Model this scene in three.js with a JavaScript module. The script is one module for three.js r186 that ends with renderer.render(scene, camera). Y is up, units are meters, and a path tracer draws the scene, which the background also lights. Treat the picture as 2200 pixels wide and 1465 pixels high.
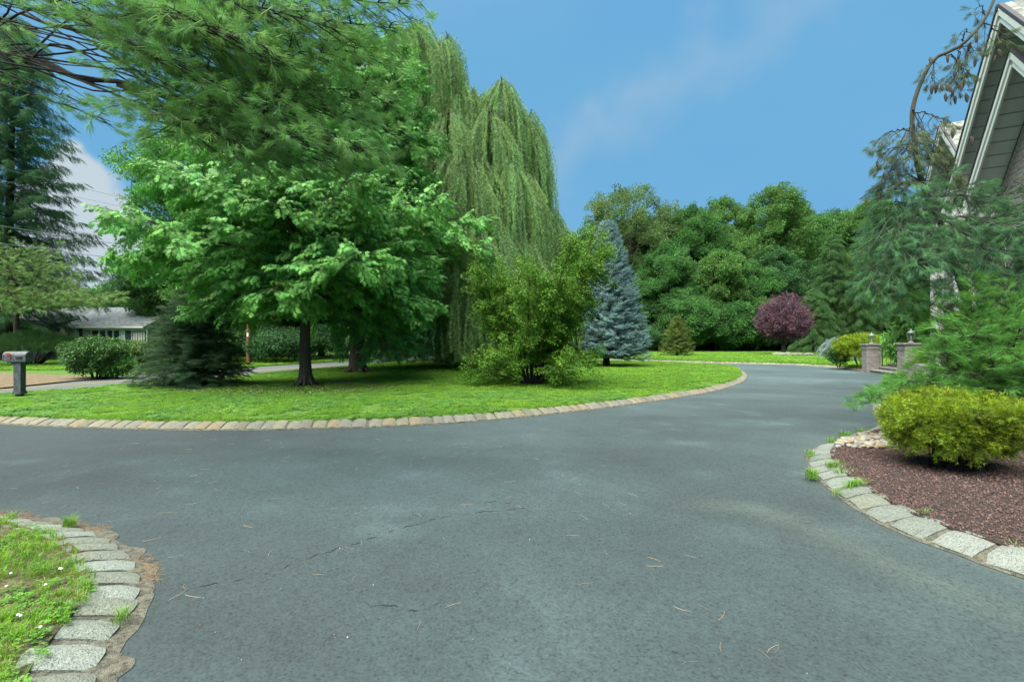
import * as THREE from 'three';
import { mergeGeometries, mergeVertices, toCreasedNormals } from 'three/addons/utils/BufferGeometryUtils.js';

// ------------------------------------------------------------------ camera, sky, sun, exposure
const scene = new THREE.Scene();
const F = 1050, CX = 1100, CY = 732.5, EYE = 1.6;               // lens of the photograph in its own pixels
const camera = new THREE.PerspectiveCamera(2 * Math.atan(CY / F) * 180 / Math.PI, 2200 / 1465, 0.05, 1500);
camera.position.set(0, EYE, 0);
camera.lookAt(0, EYE, -1);
const renderer = new THREE.WebGLRenderer({ antialias: true });
renderer.toneMapping = THREE.LinearToneMapping;
const EXPOSURE = 7.3;
renderer.toneMappingExposure = EXPOSURE;
renderer.shadowMap.enabled = true;
const sun = new THREE.DirectionalLight(new THREE.Color().setRGB(1, 0.97, 0.85), 2.0);
sun.position.set(-30, 92, 14);
sun.target.position.set(0, 0, -20);
sun.castShadow = true;
sun.shadow.radius = 125;
sun.shadow.mapSize.set(4096, 4096);
Object.assign(sun.shadow.camera, { left: -70, right: 70, top: 80, bottom: -80, near: 1, far: 260 });
scene.add(sun, sun.target);

// ------------------------------------------------------------------ numbers
const rnd = (seed) => { let a = seed >>> 0; return () => { a = (a + 0x6D2B79F5) | 0; let t = Math.imul(a ^ (a >>> 15), 1 | a); t = (t + Math.imul(t ^ (t >>> 7), 61 | t)) ^ t; return ((t ^ (t >>> 14)) >>> 0) / 4294967296; }; };
const hash3 = (x, y, z) => { let h = Math.imul(x, 374761393) ^ Math.imul(y, 668265263) ^ Math.imul(z, 1274126177); h = Math.imul(h ^ (h >>> 13), 1274126177); return ((h ^ (h >>> 16)) >>> 0) / 4294967296; };
const sm = (t) => t * t * (3 - 2 * t);
const lerp = (a, b, t) => a + (b - a) * t;
const clamp = (x, a = 0, b = 1) => Math.min(b, Math.max(a, x));
const sstep = (a, b, x) => sm(clamp((x - a) / (b - a)));
function noise3(x, y, z = 0, per = 0) {
  const ix = Math.floor(x), iy = Math.floor(y), iz = Math.floor(z), fx = sm(x - ix), fy = sm(y - iy), fz = sm(z - iz);
  const w = per ? (v) => ((v % per) + per) % per : (v) => v;
  const h = (a, b, c) => hash3(w(ix + a), w(iy + b), iz + c);
  return lerp(lerp(lerp(h(0, 0, 0), h(1, 0, 0), fx), lerp(h(0, 1, 0), h(1, 1, 0), fx), fy), lerp(lerp(h(0, 0, 1), h(1, 0, 1), fx), lerp(h(0, 1, 1), h(1, 1, 1), fx), fy), fz);
}
function fbm(x, y, z = 0, oct = 4, per = 0) { let s = 0, a = 0.5, n = 0; for (let o = 0; o < oct; o++) { s += a * noise3(x, y, z + o * 17, per); n += a; a *= 0.5; x *= 2; y *= 2; z *= 2; per *= 2; } return s / n; }
const V = (x, y, z) => new THREE.Vector3(x, y, z);
const G = (px, py, y = 0) => { const d = (EYE - y) * F / (py - CY); return V((px - CX) / F * d, y, -d); };       // a pixel on level ground of height y
const A = (px, py, d) => V((px - CX) / F * d, EYE + (CY - py) / F * d, -d);                                     // a pixel at a depth
const rgb = (r, g, b) => new THREE.Color().setRGB(r, g, b);

// ------------------------------------------------------------------ sky
{
  const w = 1280, h = 640, data = new Float32Array(w * h * 4), k = 1 / EXPOSURE;
  const dirOf = (px, py) => A(px, py, 1).sub(V(0, EYE, 0)).normalize();
  const p1 = dirOf(1120, 395), p2 = dirOf(1720, -10), nrm = p1.clone().cross(p2).normalize();
  const side = nrm.clone().cross(p1).normalize(), len = Math.acos(p1.dot(p2));
  const c1 = dirOf(190, 470), c2 = dirOf(150, 560), c3 = dirOf(165, 395);
  const d = V(0, 0, 0), sunDir = sun.position.clone().sub(sun.target.position).normalize();
  for (let j = 0; j < h; j++) {
    const el = ((j + 0.5) / h - 0.5) * Math.PI;
    for (let i = 0; i < w; i++) {
      const az = ((i + 0.5) / w - 0.5) * 2 * Math.PI;
      d.set(Math.cos(az) * Math.cos(el), Math.sin(el), Math.sin(az) * Math.cos(el));
      const e = Math.max(0, d.y), hz = Math.exp(-e * 5);
      let r = 0.152 + 0.06 * hz, g = 0.425 + 0.06 * hz, b = 0.72 + 0.03 * hz;
      const streak = 0.9 + 0.2 * fbm(d.x * 4, d.y * 9, d.z * 4, 4); r *= streak; g *= 0.5 + 0.5 * streak;
      if (d.y > -0.05) {
        const n = fbm(d.x * 14, d.y * 14, d.z * 14, 5), n2 = fbm(d.x * 42 + 9, d.y * 42, d.z * 42, 3);
        const across = Math.asin(clamp(d.dot(nrm), -1, 1)), along = Math.atan2(d.dot(side), d.dot(p1));
        let veil = Math.exp(-Math.pow((across + (n - 0.5) * 0.12) / 0.045, 2)) * sstep(-0.12, 0.05, along) * (1 - sstep(len, len + 0.5, along)) * (0.45 + 0.8 * n) * (0.8 + 0.4 * n2);
        veil += 0.35 * sstep(0.5, 0.8, fbm(d.x * 2.3 + 5, d.y * 5, d.z * 2.3, 5)) * (0.6 + 0.6 * n2);
        const aure = Math.pow(Math.max(0, d.dot(sunDir)), 3) * (0.55 + 0.6 * n);   // thin high cloud round the sun softens every shadow
        veil = clamp(veil) * 0.55;
        r = lerp(r, 0.33, veil); g = lerp(g, 0.52, veil); b = lerp(b, 0.70, veil);
        r = lerp(r, 0.62, aure * 0.8); g = lerp(g, 0.72, aure * 0.8); b = lerp(b, 0.80, aure * 0.8);
        let cum = 0;
        for (const [c, rad] of [[c1, 0.085], [c2, 0.10], [c3, 0.045]]) cum = Math.max(cum, 1 - (Math.acos(clamp(d.dot(c), -1, 1)) + (n - 0.5) * 0.10 + (n2 - 0.5) * 0.025) / rad);
        cum = sstep(0, 0.32, cum);
        const band = sstep(0.02, 0.12, d.y) * (1 - sstep(0.25, 0.42, d.y));                         // more of the same cumulus low round the sky
        const other = (d.z > -0.35 || d.x < -0.85) ? sstep(0.56, 0.66, fbm(d.x * 6 + 3, d.y * 10, d.z * 6, 5)) * band : 0;
        cum = clamp(Math.max(cum, other));
        r = lerp(r, 0.56, cum); g = lerp(g, 0.67, cum); b = lerp(b, 0.74, cum);
      }
      const o = (j * w + i) * 4; data[o] = r * k; data[o + 1] = g * k; data[o + 2] = b * k; data[o + 3] = 1;
    }
  }
  const sky = new THREE.DataTexture(data, w, h, THREE.RGBAFormat, THREE.FloatType);
  sky.mapping = THREE.EquirectangularReflectionMapping; sky.magFilter = THREE.LinearFilter; sky.needsUpdate = true;
  scene.background = sky; scene.environment = sky;
}

// ------------------------------------------------------------------ naming and building helpers
const taken = {};
const numbered = (name) => { const n = taken[name] = (taken[name] ?? -1) + 1; return n ? `${name}_${String(n).padStart(3, '0')}` : name; };
function tag(o, label, category, group, kind) { Object.assign(o.userData, { label, category }); if (group) o.userData.group = group; if (kind) o.userData.kind = kind; return o; }
function thing(name, label, category, pos = V(0, 0, 0), turn = 0, group) { const o = new THREE.Group(); o.name = numbered(name); o.position.copy(pos); o.rotation.y = turn; scene.add(o); return tag(o, label, category, group); }
function part(name, geo, mat, parent, pos, kind) { const m = new THREE.Mesh(geo, mat); m.name = name; m.castShadow = m.receiveShadow = true; if (pos) m.position.copy(pos); if (kind) m.userData.kind = kind; parent.add(m); return m; }
function structure(name, geo, mat, label, category) { const m = part(numbered(name), geo, mat, scene); return tag(m, label, category, null, 'structure'); }
function copies(name, geo, mat, list, parent) {                  // list of [Matrix4, Color]
  if (!list.length) return null;
  const m = new THREE.InstancedMesh(geo, mat, list.length); m.name = name; m.castShadow = m.receiveShadow = true; m.userData.kind = 'stuff';
  list.forEach(([x, c], i) => { m.setMatrixAt(i, x); if (c) m.setColorAt(i, c); }); parent.add(m); return m;
}
const bX = V(0, 0, 0), bY = V(0, 0, 0), bZ = V(0, 0, 0);
function place(pos, dir, up, s = 1, sy = s) {                    // local +Y runs along dir, local +Z looks towards up
  bY.copy(dir).normalize(); bX.copy(bY).cross(up); if (bX.lengthSq() < 1e-6) bX.set(1, 0, 0).cross(bY); bX.normalize(); bZ.copy(bX).cross(bY);
  const m = new THREE.Matrix4().makeBasis(bX.multiplyScalar(s), bY.multiplyScalar(sy), bZ.multiplyScalar(s)); return m.setPosition(pos.x, pos.y, pos.z);
}
const ball = (r) => { const z = r() * 2 - 1, a = r() * 6.28318, q = Math.sqrt(1 - z * z); return V(q * Math.cos(a), z, q * Math.sin(a)); };
const tint = (r, lo, hi, warm = 0.12) => { const v = lerp(lo, hi, r()), w = (r() - 0.5) * warm; return rgb(v * (1 + w), v * (1 + w * 0.2), v * (1 - w)); };

class GB {                                                       // collects faces into one geometry
  constructor() { this.p = []; this.n = []; this.u = []; this.i = []; }
  vert(p, n, u = 0, v = 0) { this.p.push(p.x, p.y, p.z); this.n.push(n.x, n.y, n.z); this.u.push(u, v); return this.p.length / 3 - 1; }
  tri(a, b, c, uv) { const n = b.clone().sub(a).cross(c.clone().sub(a)).normalize(); const k = [a, b, c].map((q, j) => this.vert(q, n, uv ? uv[j][0] : q.x, uv ? uv[j][1] : q.y)); this.i.push(...k); return this; }
  quad(a, b, c, d) { const e = b.clone().sub(a), n = e.clone().cross(d.clone().sub(a)).normalize(), le = e.length(), lf = d.distanceTo(a); const k = [this.vert(a, n, 0, 0), this.vert(b, n, le, 0), this.vert(c, n, le, lf), this.vert(d, n, 0, lf)]; this.i.push(k[0], k[1], k[2], k[0], k[2], k[3]); return this; }
  tube(pts, rad, sides = 6, cap = true) {
    const ref = V(0.31, 0.12, 0.94), rings = []; let run = 0;
    for (let k = 0; k < pts.length; k++) {
      const t = pts[Math.min(k + 1, pts.length - 1)].clone().sub(pts[Math.max(k - 1, 0)]).normalize();
      let x = t.clone().cross(ref); if (x.lengthSq() < 0.02) x = t.clone().cross(V(1, 0, 0)); x.normalize(); const y = t.clone().cross(x);
      const r = typeof rad === 'function' ? rad(k / (pts.length - 1)) : rad[k]; if (k) run += pts[k].distanceTo(pts[k - 1]);
      const ring = []; for (let s = 0; s <= sides; s++) { const a = s / sides * 6.28318, n = x.clone().multiplyScalar(Math.cos(a)).addScaledVector(y, Math.sin(a)); ring.push(this.vert(pts[k].clone().addScaledVector(n, r), n, s / sides * Math.max(0.2, 6.28 * r), run)); }
      rings.push(ring);
    }
    for (let k = 0; k + 1 < rings.length; k++) for (let s = 0; s < sides; s++) { const a = rings[k][s], b = rings[k][s + 1], c = rings[k + 1][s + 1], d = rings[k + 1][s]; this.i.push(a, b, c, a, c, d); }
    if (cap) { const last = rings[rings.length - 1], c = this.vert(pts[pts.length - 1], pts[pts.length - 1].clone().sub(pts[pts.length - 2]).normalize()); for (let s = 0; s < sides; s++) this.i.push(last[s], last[s + 1], c); }
    return this;
  }
  box(x0, x1, y0, y1, z0, z1) {
    const P = (a, b, c) => V(a ? x1 : x0, b ? y1 : y0, c ? z1 : z0);
    this.quad(P(0, 0, 1), P(1, 0, 1), P(1, 1, 1), P(0, 1, 1)); this.quad(P(1, 0, 0), P(0, 0, 0), P(0, 1, 0), P(1, 1, 0));
    this.quad(P(1, 0, 1), P(1, 0, 0), P(1, 1, 0), P(1, 1, 1)); this.quad(P(0, 0, 0), P(0, 0, 1), P(0, 1, 1), P(0, 1, 0));
    this.quad(P(0, 1, 1), P(1, 1, 1), P(1, 1, 0), P(0, 1, 0)); this.quad(P(0, 0, 0), P(1, 0, 0), P(1, 0, 1), P(0, 0, 1)); return this;
  }
  prism(pts, d) {                                                // pts: outline in a plane, swept by the vector d
    const k = THREE.ShapeUtils.triangulateShape(flat2(pts), []), q = pts.map((a) => a.clone().add(d));
    for (const [a, b, c] of k) { this.tri(pts[a], pts[b], pts[c]); this.tri(q[a], q[c], q[b]); }
    pts.forEach((a, j) => { const b = pts[(j + 1) % pts.length]; this.quad(a, b, b.clone().add(d), a.clone().add(d)); }); return this;
  }
  geo() { const g = new THREE.BufferGeometry(); g.setAttribute('position', new THREE.Float32BufferAttribute(this.p, 3)); g.setAttribute('normal', new THREE.Float32BufferAttribute(this.n, 3)); g.setAttribute('uv', new THREE.Float32BufferAttribute(this.u, 2)); g.setIndex(this.i); return g; }
}
function flat2(pts) { const n = pts[1].clone().sub(pts[0]).cross(pts[2].clone().sub(pts[0])).normalize(), x = pts[1].clone().sub(pts[0]).normalize(), y = n.cross(x); return pts.map((p) => new THREE.Vector2(p.dot(x), p.dot(y))); }

// ------------------------------------------------------------------ textures and materials
function texture(n, fn, srgb = false) {
  const data = new Uint8Array(n * n * 4);
  for (let j = 0; j < n; j++) for (let i = 0; i < n; i++) { const c = fn(i / n, j / n), o = (j * n + i) * 4; data[o] = clamp(c[0]) * 255; data[o + 1] = clamp(c[1]) * 255; data[o + 2] = clamp(c[2]) * 255; data[o + 3] = 255; }
  const t = new THREE.DataTexture(data, n, n); t.wrapS = t.wrapT = THREE.RepeatWrapping; t.magFilter = THREE.LinearFilter; t.minFilter = THREE.LinearMipmapLinearFilter; t.generateMipmaps = true; if (srgb) t.colorSpace = THREE.SRGBColorSpace; t.needsUpdate = true; return t;
}
const again = (t, u, v = u) => { const c = t.clone(); c.repeat.set(u, v); c.needsUpdate = true; return c; };
const gray = (v) => [v, v, v];
const std = (color, roughness = 0.9, extra = {}) => new THREE.MeshStandardMaterial({ color, roughness, ...extra });
const leafy = (color, roughness = 0.6, transmission = 0.3) => new THREE.MeshPhysicalMaterial({ color, roughness, transmission, thickness: 0, side: THREE.DoubleSide, specularIntensity: 0.35 });

const texAsphalt = texture(1024, (u, v) => {
  const f = noise3(u * 256, v * 256, 3, 256), m = noise3(u * 90, v * 90, 9, 90), c = fbm(u * 10, v * 10, 5, 4, 10), s = noise3(u * 400, v * 400, 21, 400);
  let a = 0.60 + 0.34 * (f - 0.5) + 0.12 * (m - 0.5) + 0.1 * (c - 0.5); if (s > 0.955) a += 0.2; if (f < 0.13) a -= 0.16;
  return [a * 1.0, a * 1.0, a * 1.0];
});
const texAsphaltBump = texture(1024, (u, v) => { const f = noise3(u * 256, v * 256, 3, 256), m = noise3(u * 90, v * 90, 9, 90), c = fbm(u * 14, v * 14, 8, 3, 14); return gray(0.45 * f + 0.35 * m + 0.2 * c); });
const texGrain = texture(512, (u, v) => { const a = fbm(u * 16, v * 16, 1, 5, 16), s = noise3(u * 128, v * 128, 7, 128); return gray(0.35 + 0.9 * (a - 0.5) + 0.5 * (s - 0.2)); });
const texGranite = texture(512, (u, v) => { const s = noise3(u * 150, v * 150, 4, 150), f = noise3(u * 70, v * 70, 8, 70), a = fbm(u * 5, v * 5, 2, 4, 5); let k = 0.74 + 0.3 * (a - 0.5) + 0.26 * (f - 0.5); if (s > 0.74) k += 0.16; if (s < 0.2) k -= 0.3; return [k, k * 1.0, k * 0.985]; });
const texBark = texture(256, (u, v) => { const a = fbm(u * 20, v * 3, 2, 4, 0), r = Math.abs(noise3(u * 26, v * 6, 5) - 0.5) * 2; return gray(0.35 + 0.5 * a * (0.3 + r)); });
const texSoil = texture(512, (u, v) => { const a = fbm(u * 24, v * 24, 3, 4, 24), s = noise3(u * 120, v * 120, 9, 120); return [0.45 + 0.9 * (a - 0.5) + 0.35 * (s - 0.5), 0.45 + 0.9 * (a - 0.5) + 0.35 * (s - 0.5), 0.45 + 0.8 * (a - 0.5) + 0.35 * (s - 0.5)]; });
const texTurf = texture(1024, (u, v) => { const a = fbm(u * 30, v * 30, 3, 4, 30), s = noise3(u * 300, v * 300, 9, 300), y = fbm(u * 8, v * 8, 31, 4, 8); const k = 0.62 + 0.5 * (a - 0.5) + 0.55 * (s - 0.5); return [k * (0.85 + 0.5 * (y - 0.35)), k, k * 0.9]; });
const texShingle = texture(512, (u, v) => { const row = Math.floor(v * 16), c = u * 24 + (row % 2) * 0.5, id = hash3(Math.floor(c), row, 3), f = noise3(u * 130, v * 130, 4, 130); return gray(0.52 + 0.38 * (id - 0.5) + 0.25 * (f - 0.5)); });

const M = {
  asphalt: std(rgb(0.054, 0.086, 0.089), 0.9, { map: again(texAsphalt, 1), bumpMap: again(texAsphaltBump, 1), bumpScale: 0.005, vertexColors: true }),
  road: std(rgb(0.12, 0.14, 0.145), 0.9, { map: again(texAsphalt, 0.5), bumpMap: again(texAsphaltBump, 0.5), bumpScale: 0.004 }),
  crack: std(rgb(0.012, 0.013, 0.014), 0.95),
  turf: std(rgb(0.085, 0.19, 0.01), 1, { map: again(texTurf, 0.5), bumpMap: again(texSoil, 1), bumpScale: 0.02 }),
  ground: std(rgb(0.06, 0.14, 0.015), 1, { map: again(texTurf, 0.25), bumpMap: again(texSoil, 0.5), bumpScale: 0.02 }),
  soil: std(rgb(0.05, 0.033, 0.027), 1, { map: again(texSoil, 2), bumpMap: again(texSoil, 2), bumpScale: 0.012 }),
  mortar: std(rgb(0.17, 0.165, 0.125), 1, { map: again(texGrain, 3), bumpMap: again(texGrain, 3), bumpScale: 0.008 }),
  dirt: std(rgb(0.24, 0.18, 0.10), 1, { map: again(texSoil, 0.7), bumpMap: again(texSoil, 0.7), bumpScale: 0.01 }),
  bark: std(rgb(0.085, 0.066, 0.05), 0.95, { map: again(texBark, 2, 0.6), bumpMap: again(texBark, 2, 0.6), bumpScale: 0.03 }),
  barkPale: std(rgb(0.42, 0.42, 0.36), 0.95, { map: again(texBark, 1, 0.6), bumpMap: again(texBark, 1, 0.6), bumpScale: 0.02 }),
  barkDark: std(rgb(0.038, 0.03, 0.025), 0.95, { map: again(texBark, 2, 0.6), bumpMap: again(texBark, 2, 0.6), bumpScale: 0.03 }),
  twig: std(rgb(0.09, 0.075, 0.055), 0.95),
  granite: [[0.225, 0.255, 0.23], [0.19, 0.22, 0.19], [0.26, 0.285, 0.255], [0.205, 0.225, 0.18], [0.17, 0.19, 0.155]].map((c) => std(rgb(...c), 0.9, { map: again(texGranite, 0.4), bumpMap: again(texGranite, 0.4), bumpScale: 0.012 })),
  graniteGrey: [[0.175, 0.20, 0.18], [0.15, 0.17, 0.15], [0.195, 0.215, 0.195], [0.16, 0.175, 0.14]].map((c) => std(rgb(...c), 0.9, { map: again(texGranite, 0.4), bumpMap: again(texGranite, 0.4), bumpScale: 0.012 })),
  tanStone: [[0.225, 0.215, 0.16], [0.205, 0.195, 0.145], [0.20, 0.20, 0.16], [0.225, 0.195, 0.125], [0.18, 0.18, 0.15], [0.16, 0.155, 0.12]].map((c) => std(rgb(...c), 0.95, { map: again(texGranite, 0.6), bumpMap: again(texGranite, 0.6), bumpScale: 0.01 })),
  white: std(rgb(0.62, 0.64, 0.62), 0.55), trim: std(rgb(0.62, 0.66, 0.62), 0.5), soffit: std(rgb(0.56, 0.60, 0.55), 0.6),
  shingle: std(rgb(0.30, 0.32, 0.29), 0.95, { map: again(texShingle, 0.4), bumpMap: again(texShingle, 0.4), bumpScale: 0.01 }),
  shingleGrey: std(rgb(0.22, 0.26, 0.28), 0.95, { map: again(texShingle, 0.3), bumpMap: again(texShingle, 0.3), bumpScale: 0.02 }),
  gutter: std(rgb(0.05, 0.045, 0.05), 0.5), iron: std(rgb(0.012, 0.013, 0.015), 0.45), slate: std(rgb(0.42, 0.40, 0.37), 0.85, { map: again(texGrain, 2) }),
  brick: [[0.42, 0.385, 0.36], [0.46, 0.43, 0.41], [0.36, 0.32, 0.30], [0.43, 0.39, 0.385]].map((c) => std(rgb(...c), 0.95, { map: again(texGrain, 6) })),
  brickMortar: std(rgb(0.42, 0.42, 0.40), 1), glass: new THREE.MeshPhysicalMaterial({ color: rgb(0.85, 0.93, 0.9), roughness: 0.08, transmission: 1, thickness: 0, side: THREE.DoubleSide }),
  pane: std(rgb(0.03, 0.04, 0.045), 0.08), curtain: std(rgb(0.55, 0.56, 0.52), 0.9), shutter: std(rgb(0.03, 0.05, 0.07), 0.7), siding: std(rgb(0.68, 0.72, 0.69), 0.7), dark: std(rgb(0.03, 0.03, 0.03), 0.9),
  plastic: std(rgb(0.10, 0.125, 0.145), 0.6, { map: again(texGrain, 2) }), red: std(rgb(0.26, 0.03, 0.022), 0.7), pole: std(rgb(0.27, 0.12, 0.07), 0.95, { map: again(texBark, 2, 0.4), bumpMap: again(texBark, 2, 0.4), bumpScale: 0.02 }), wire: std(rgb(0.16, 0.17, 0.18), 0.6),
  cone: std(rgb(0.045, 0.038, 0.03), 0.95), pebble: std(rgb(0.16, 0.155, 0.13), 0.8), litter: std(rgb(0.28, 0.21, 0.14), 0.9), chip: std(rgb(0.115, 0.075, 0.066), 0.95),
};

// ------------------------------------------------------------------ ground, driveway, road, lawns
const LAWN = 0.12, BED = 0.10;
const spline = (pts, step) => { const c = new THREE.CatmullRomCurve3(pts, false, 'centripetal'); const n = Math.max(2, Math.round(c.getLength() / step)); return c.getSpacedPoints(n); };
const inward = (path, k) => { const t = path[Math.min(k + 1, path.length - 1)].clone().sub(path[Math.max(0, k - 1)]).setY(0).normalize(); return V(t.z, 0, -t.x); };   // to the left of travel
const shifted = (path, d, y) => path.map((p, k) => p.clone().addScaledVector(inward(path, k), d).setY(y));
const inside = (poly, x, z) => { let c = false; for (let i = 0, j = poly.length - 1; i < poly.length; j = i++) { const a = poly[i], b = poly[j]; if ((a.z > z) !== (b.z > z) && x < (b.x - a.x) * (z - a.z) / (b.z - a.z) + a.x) c = !c; } return c; };
function sheet(poly, y, skirt = 0.2) {                          // a level sheet with sides, uv in metres
  const g = new GB(), k = THREE.ShapeUtils.triangulateShape(poly.map((p) => new THREE.Vector2(p.x, -p.z)), []), up = V(0, 1, 0);
  const top = poly.map((p) => g.vert(V(p.x, y, p.z), up, p.x, p.z));
  for (const [a, b, c] of k) { const ux = poly[b].x - poly[a].x, uz = poly[b].z - poly[a].z, wx = poly[c].x - poly[a].x, wz = poly[c].z - poly[a].z; if (uz * wx - ux * wz > 0) g.i.push(top[a], top[b], top[c]); else g.i.push(top[a], top[c], top[b]); }
  if (skirt) poly.forEach((p, j) => { const q = poly[(j + 1) % poly.length]; g.quad(V(p.x, y - skirt, p.z), V(q.x, y - skirt, q.z), V(q.x, y, q.z), V(p.x, y, p.z)); });
  return g.geo();
}
{
  const poly = []; for (let k = 0; k < 72; k++) poly.push(V(Math.cos(k / 72 * 6.2832) * 600, 0, Math.sin(k / 72 * 6.2832) * 600 - 40));
  structure('ground', sheet(poly, -0.03, 0), M.ground, 'green grassy ground stretching away to the wood and beyond', 'ground');
}
// asphalt driveway: one sheet with worn patches, dust swept to the bed kerb and pine shade painted into the street end
const dustLine = spline([G(1500, 1085), G(1640, 1100), G(1800, 1165), G(1960, 1235), G(2200, 1330)], 0.15);
const bedOuter = spline([G(2700, 1330), G(2450, 1295), G(2200, 1240), G(2100, 1207), G(2000, 1170), G(1900, 1128), G(1830, 1085), G(1765, 1032), G(1738, 992), G(1748, 968), G(1790, 950), G(1830, 936), G(1885, 918), V(9.6, 0, -13), V(13.2, 0, -17.2)], 0.05);
const near = (path, x, z) => { let m = 1e9; for (let k = 0; k < path.length; k++) { const p = path[k], d = (p.x - x) * (p.x - x) + (p.z - z) * (p.z - z); if (d < m) m = d; } return Math.sqrt(m); };
{
  const xs = [], zs = [];
  for (let x = -24; x < 26;) { xs.push(x); x += Math.abs(x) < 7 ? 0.09 : 0.5; } for (let z = 8; z > -50;) { zs.push(z); z -= z > -1 ? 0.5 : z > -11 ? 0.09 : z > -26 ? 0.25 : 0.7; }
  const P = [], N = [], U = [], C = [], I = [];
  for (const z of zs) for (const x of xs) {
    P.push(x, 0, z); N.push(0, 1, 0); U.push(x / 2.9, z / 2.9);
    const a = fbm(x * 0.35 + 7, z * 0.35, 1, 4), b = fbm(x * 1.7, z * 1.7, 4, 4), sw = fbm(x * 0.22 + z * 0.35, z * 1.1 - x * 0.25, 12, 4);
    let k = 0.86 + 0.5 * (a - 0.5) + 0.32 * (b - 0.5) + 0.42 * (sw - 0.5), dust = 0;
    if (z > -9 && z < 0 && x > 0.5) {
      dust = 0.75 * Math.exp(-Math.pow(near(dustLine, x, z) / 0.2, 2)) * (0.35 + 1.2 * b) + 0.55 * Math.exp(-near(bedOuter, x, z) / 0.22) * (0.25 + 1.3 * fbm(x * 4, z * 4, 8, 3));
    }
    if (b > 0.66) k += 0.25 * (b - 0.66) / 0.2;
    k *= 1 - 0.24 * sstep(-2.5, -5.5, x + 0.6 * (a - 0.5) * 4);                                         // shade of the pine canopy, painted into the colour towards the street end
    k *= 1 + 0.5 * sstep(-8, -22, z);                                                                  // the asphalt grows paler towards the far loop
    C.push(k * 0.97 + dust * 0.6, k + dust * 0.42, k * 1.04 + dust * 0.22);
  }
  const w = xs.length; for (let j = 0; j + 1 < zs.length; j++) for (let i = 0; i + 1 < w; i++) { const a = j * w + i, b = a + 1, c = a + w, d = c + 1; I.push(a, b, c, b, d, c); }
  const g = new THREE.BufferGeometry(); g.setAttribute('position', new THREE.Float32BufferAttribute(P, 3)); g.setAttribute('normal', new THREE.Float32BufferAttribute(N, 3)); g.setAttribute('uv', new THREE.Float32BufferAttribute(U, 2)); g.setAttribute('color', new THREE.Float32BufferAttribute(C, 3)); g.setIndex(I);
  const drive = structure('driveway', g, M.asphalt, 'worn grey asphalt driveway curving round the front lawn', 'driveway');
  const r = rnd(31);
  const lines = [[[332, 1277], [420, 1262], [520, 1242], [610, 1218], [680, 1192], [755, 1170], [860, 1135], [960, 1110], [1080, 1095], [1180, 1088]], [[752, 1283], [780, 1296], [835, 1302], [880, 1306], [918, 1312], [930, 1298], [965, 1280]], [[1000, 1090], [1060, 1078], [1110, 1082]], [[1480, 810], [1640, 816], [1760, 820], [1870, 823]], [[1560, 806], [1640, 808]]];
  for (const l of lines) {
    const far = l[0][1] < 900, p = spline(l.map(([x, y]) => G(x, y, 0.004)), far ? 0.15 : 0.025), b = new GB(), wd = far ? 0.03 : 0.0045;
    let ra = [], rb = [];
    p.forEach((q, k) => { const n = inward(p, k), o = (noise3(k * 0.7, 3, 7) - 0.5) * wd * 9, t = Math.max(0, wd * (1.9 * noise3(k * 0.55, 9, 2) - 0.6)); ra.push(q.clone().addScaledVector(n, o + t)); rb.push(q.clone().addScaledVector(n, o - t)); });
    for (let k = 0; k + 1 < p.length; k++) b.quad(rb[k], rb[k + 1], ra[k + 1], ra[k]);
    part('crack', b.geo(), M.crack, drive);
  }
}
const roadNear = spline([V(-24.5, 0, 14), V(-19.5, 0, 2), V(-16.5, 0, -7), V(-14.4, 0, -13.6), V(-13, 0, -17.5), V(-10.8, 0, -24.7), V(-5.6, 0, -42), V(-2.2, 0, -54), V(1, 0, -66), V(3, 0, -76)], 1);
const ROADW = 6.1;
{
  const g = new GB(), far = shifted(roadNear, ROADW, 0.006), nr = roadNear.map((p) => p.clone().setY(0.006)); let run = 0;
  for (let k = 0; k + 1 < nr.length; k++) { const n = V(0, 1, 0), a = [nr[k], nr[k + 1], far[k + 1], far[k]].map((p) => g.vert(p, n, p.x / 1.6, p.z / 1.6)); g.i.push(a[0], a[1], a[2], a[0], a[2], a[3]); }
  const road = structure('road', g.geo(), M.road, 'narrow grey street running past the lawn towards the trees', 'road');
  const line = (o, w, col, name) => { const b = new GB(), p = shifted(roadNear, o, 0.011), q = shifted(roadNear, o + w, 0.011); for (let k = 0; k + 1 < p.length; k++) b.quad(p[k], p[k + 1], q[k + 1], q[k]); part(name, b.geo(), col, road); };
  line(0.05, 0.35, std(rgb(0.42, 0.41, 0.36), 0.95, { map: again(texGrain, 1) }), 'gutter_strip'); line(2.85, 0.12, std(rgb(0.48, 0.36, 0.10), 0.8, { map: again(texGrain, 2) }), 'centre_line'); line(3.07, 0.12, std(rgb(0.48, 0.36, 0.10), 0.8, { map: again(texGrain, 2) }), 'centre_line'); line(5.7, 0.12, std(rgb(0.45, 0.44, 0.40), 0.8, { map: again(texGrain, 2) }), 'edge_line');
}
const lawnOuter = spline([V(-14.0, 0, -11.9), V(-13.0, 0, -10.6), V(-11.4, 0, -9.75), G(0, 912), G(100, 917), G(300, 923), G(500, 925), G(700, 921), G(900, 914), G(1100, 899), G(1300, 877), G(1450, 856), G(1540, 840), G(1590, 824), G(1606, 810), G(1598, 799), G(1576, 790.5), G(1500, 785), G(1400, 780.5), G(1200, 776.5), G(1000, 774.3), V(-5.2, 0, -41)], 0.05);
const lawnPoly = [...shifted(lawnOuter, 0.25, 0).filter((_, k) => k % 6 === 0), ...roadNear.filter((p) => p.z > -41.5 && p.z < -12.2).reverse().map((p) => p.clone().add(V(0.1, 0, 0)))];
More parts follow.
